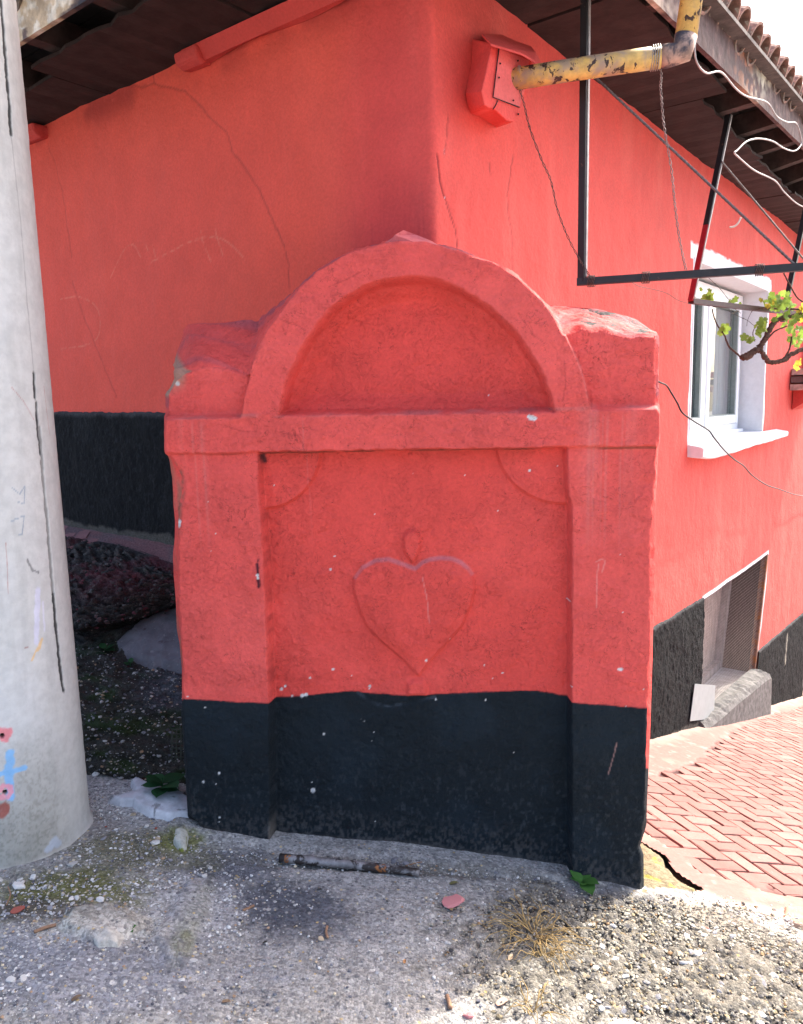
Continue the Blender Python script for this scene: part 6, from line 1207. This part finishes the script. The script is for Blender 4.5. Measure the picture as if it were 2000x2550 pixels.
# cigarette end
mb = MB(); a_, b_ = gpt(1692, 2402), gpt(1725, 2406); mb.tube([a_+[0, 0, .007], b_+[0, 0, .007]], .0048, 12, col=(1, 1, 1)); mb.c = []; cig = mb.build('cigarette_end', m_simple('white_paper', (.62, .60, .56), .8), None, smooth=True, label='white cigarette end on the coarse gravel at the lower right', cat='cigarette end')
# twigs and dead leaves
for i, (pts, lab, r_) in enumerate((([(85, 2325), (110, 2315), (140, 2307)], 'straight dry twig left of the crumbling concrete lump', .005), ([(815, 2310), (812, 2325), (816, 2338)], 'short reddish stick on the lane under the iron rod', .004), ([(605, 2270), (620, 2264), (632, 2258)], 'bent straw stalk left of the dark stain', .004), ([(1113, 2485), (1118, 2500), (1122, 2515)], 'small brown stick near the bottom edge', .006), ([(20, 2210), (26, 2230), (16, 2255)], 'thin curved stalk in front of the pole', .002), ([(1010, 2158), (1030, 2152), (1050, 2148)], 'thin straw behind the end of the iron rod', .002))):
    mb = MB(); mb.tube([gpt(*q)+[0, 0, r_] for q in pts], r_, 7, smoothit=5); mb.build('twig', m_simple('twig_bark', (.26, .15, .09), .85, 60, .3), None, smooth=True, label=lab, cat='twig')
def flat_leaf(px, py, L, lab, colr, a):
    p = gpt(px, py); V = []; n = 10
    for i in range(n): t_ = 2*math.pi*i/n; V.append((math.cos(t_)*L*(1+.15*math.cos(3*t_)), math.sin(t_)*L*.5*(1+.2*math.sin(2*t_)), .004+.25*L*abs(math.sin(t_))))
    V = np.array(V+[(0, 0, .003)]); ca, sa_ = math.cos(a), math.sin(a); V = np.stack([V[:, 0]*ca-V[:, 1]*sa_, V[:, 0]*sa_+V[:, 1]*ca, V[:, 2]], -1)+p
    mk('dead_leaf', V, [(i, (i+1) % n, n) for i in range(n)], m_simple('dead_leaf', colr, .8, 90, .3), None, smooth=False, label=lab, cat='dead leaf')
flat_leaf(1130, 2203, .016, 'curled olive dead leaf above the pink stone', (.10, .09, .03), .3); flat_leaf(190, 2490, .014, 'crumpled brown leaf on the lower left lane', (.12, .08, .05), .8); flat_leaf(563, 2498, .012, 'brown seed husk on the lane at lower centre left', (.22, .14, .08), 0)
flat_leaf(1272, 2388, .014, 'pale curled leaf left of the dry grass', (.55, .42, .26), 1.0); flat_leaf(1250, 2500, .02, 'pinkish torn leaf at the bottom by the asphalt crack', (.55, .33, .26), .5); flat_leaf(1008, 2398, .009, 'tiny orange husk below the pink stone', (.40, .20, .08), 1.4); flat_leaf(660, 2350, .008, 'tiny black leaf scrap on the left lane', (.03, .025, .02), .6); flat_leaf(795, 2218, .009, 'small black scrap under the iron rod', (.03, .03, .03), 0)
# dry grass tufts: each one rooted plant
def dry_tuft(name, px, py, n, spread, ln, lab, seed):
    rs = random.Random(seed); mb = MB(); base = gpt(px, py)
    for i in range(n):
        a = rs.uniform(0, 6.283); r0 = rs.uniform(0, spread*.5); p = base+np.array([math.cos(a)*r0, math.sin(a)*r0, .003]); a2 = a+rs.uniform(-1.2, 1.2); L = ln*rs.uniform(.4, 1.); pts = [p]
        for k in range(1, 6): t_ = k/5; a2 += rs.uniform(-.5, .5); p = p+np.array([math.cos(a2), math.sin(a2), 0])*L/5; hgt = .035*math.sin(math.pi*t_*.9)*rs.uniform(.4, 1); pts.append(np.array([p[0], p[1], float(G(p[0], p[1]))+.004+hgt]))
        mb.tube(pts, [rs.uniform(.0010, .0018), .0007], 5, smoothit=4)
    return mb.build(name, M['dry'], None, smooth=True, label=lab, cat='dry grass')
dry_tuft('dry_grass_tuft', 1330, 2330, 60, .11, .17, 'dried tangled grass tuft on the lane before the right pilaster', 31)
dry_tuft('dry_grass_tuft', 1350, 2385, 18, .05, .11, 'smaller trailing end of dried grass below the big tuft', 32)
dry_tuft('dry_grass_tuft', 1330, 2520, 16, .06, .12, 'dried straw lying by the crack at the bottom edge', 33)
# asphalt crack running to the bottom edge
mb = MB(); L = [gpt(*q) for q in ((1338, 2410), (1345, 2440), (1358, 2470), (1372, 2500), (1385, 2530))]
# weeds
def weed(px, py, n, r, mat, lab, seed, h=.04, z=None, xy=None):
    rs = random.Random(seed); base = gpt(px, py) if xy is None else np.array(xy); w = thing('weed', base, lab, 'weed'); V = [(0, 0, 0)]
    for i in range(12): t_ = i/11; ww = .30*math.sin(math.pi*min(1, t_*1.05))**.8; V.append((ww, t_, -.25*t_*t_+.1*ww))
    for i in range(12): t_ = 1-i/11; ww = -.30*math.sin(math.pi*min(1, t_*1.05))**.8; V.append((ww, t_, -.25*t_*t_-.1*ww))
    mid = [(0, i/11, -.25*(i/11)**2-.03) for i in range(12)]; VV = [(V[1+i]) for i in range(12)]+mid+[(V[24-i]) for i in range(12)]
    lm = mesh_data('leaf', VV, [(i, i+1, 13+i, 12+i) for i in range(11)]+[(12+i, 13+i, 25+i, 24+i) for i in range(11)], M[mat], smooth=True)
    for i in range(n):
        o = bpy.data.objects.new('leaf', lm); link(o, w); a = 6.283*i/n+rs.uniform(-.4, .4); rr = r*rs.uniform(.7, 1.15); o.location = (0, 0, rs.uniform(.2, 1)*h); o.rotation_euler = (rs.uniform(.1, .8), 0, a); o.scale = (rr*1.3, rr, rr)
    mb = MB(); mb.tube([base-[0, 0, .01], base+[0, 0, h]], .0018, 6); mb.build('stem', M[mat], w)
weed(1452, 2205, 7, .060, 'weed2', 'small bright green weed growing at the foot of the right pilaster', 1, .02)
weed(408, 1992, 9, .085, 'weed', 'dark broad leaved weed beside the left edge of the fountain', 2, .09)
weed(322, 2320, 5, .02, 'weed2', 'tiny green sprout right of the crumbling concrete lump', 3, .01)
q = onz(262, 1640, .36); weed(0, 0, 6, .05, 'weed', 'dark grass like weed under the rubble ledge near the pole', 4, .05, xy=q); q = onz(325, 1655, .35); weed(0, 0, 5, .03, 'weed', 'tiny dark weed at the foot of the tilted slab', 5, .01, xy=q)
# black plastic crate scrap half buried in the bank
q = onz(452, 1865, .14); mb = MB()
for i in range(6): mb.beam(q+np.array([-.05+.018*i, .02, -.09]), q+np.array([-.05+.018*i, .055, .06]), .005, .003, (0, -1, 0))
for i in range(9): mb.beam(q+np.array([-.055, .021+.0042*i, -.085+.018*i]), q+np.array([.045, .021+.0042*i, -.085+.018*i]), .005, .003, (0, -1, 0))
mb.build('plastic_grid', m_simple('grimy_plastic', (.035, .040, .028), .6), None, label='black perforated plastic grid stuck in the bank left of the fountain', cat='plastic grid')
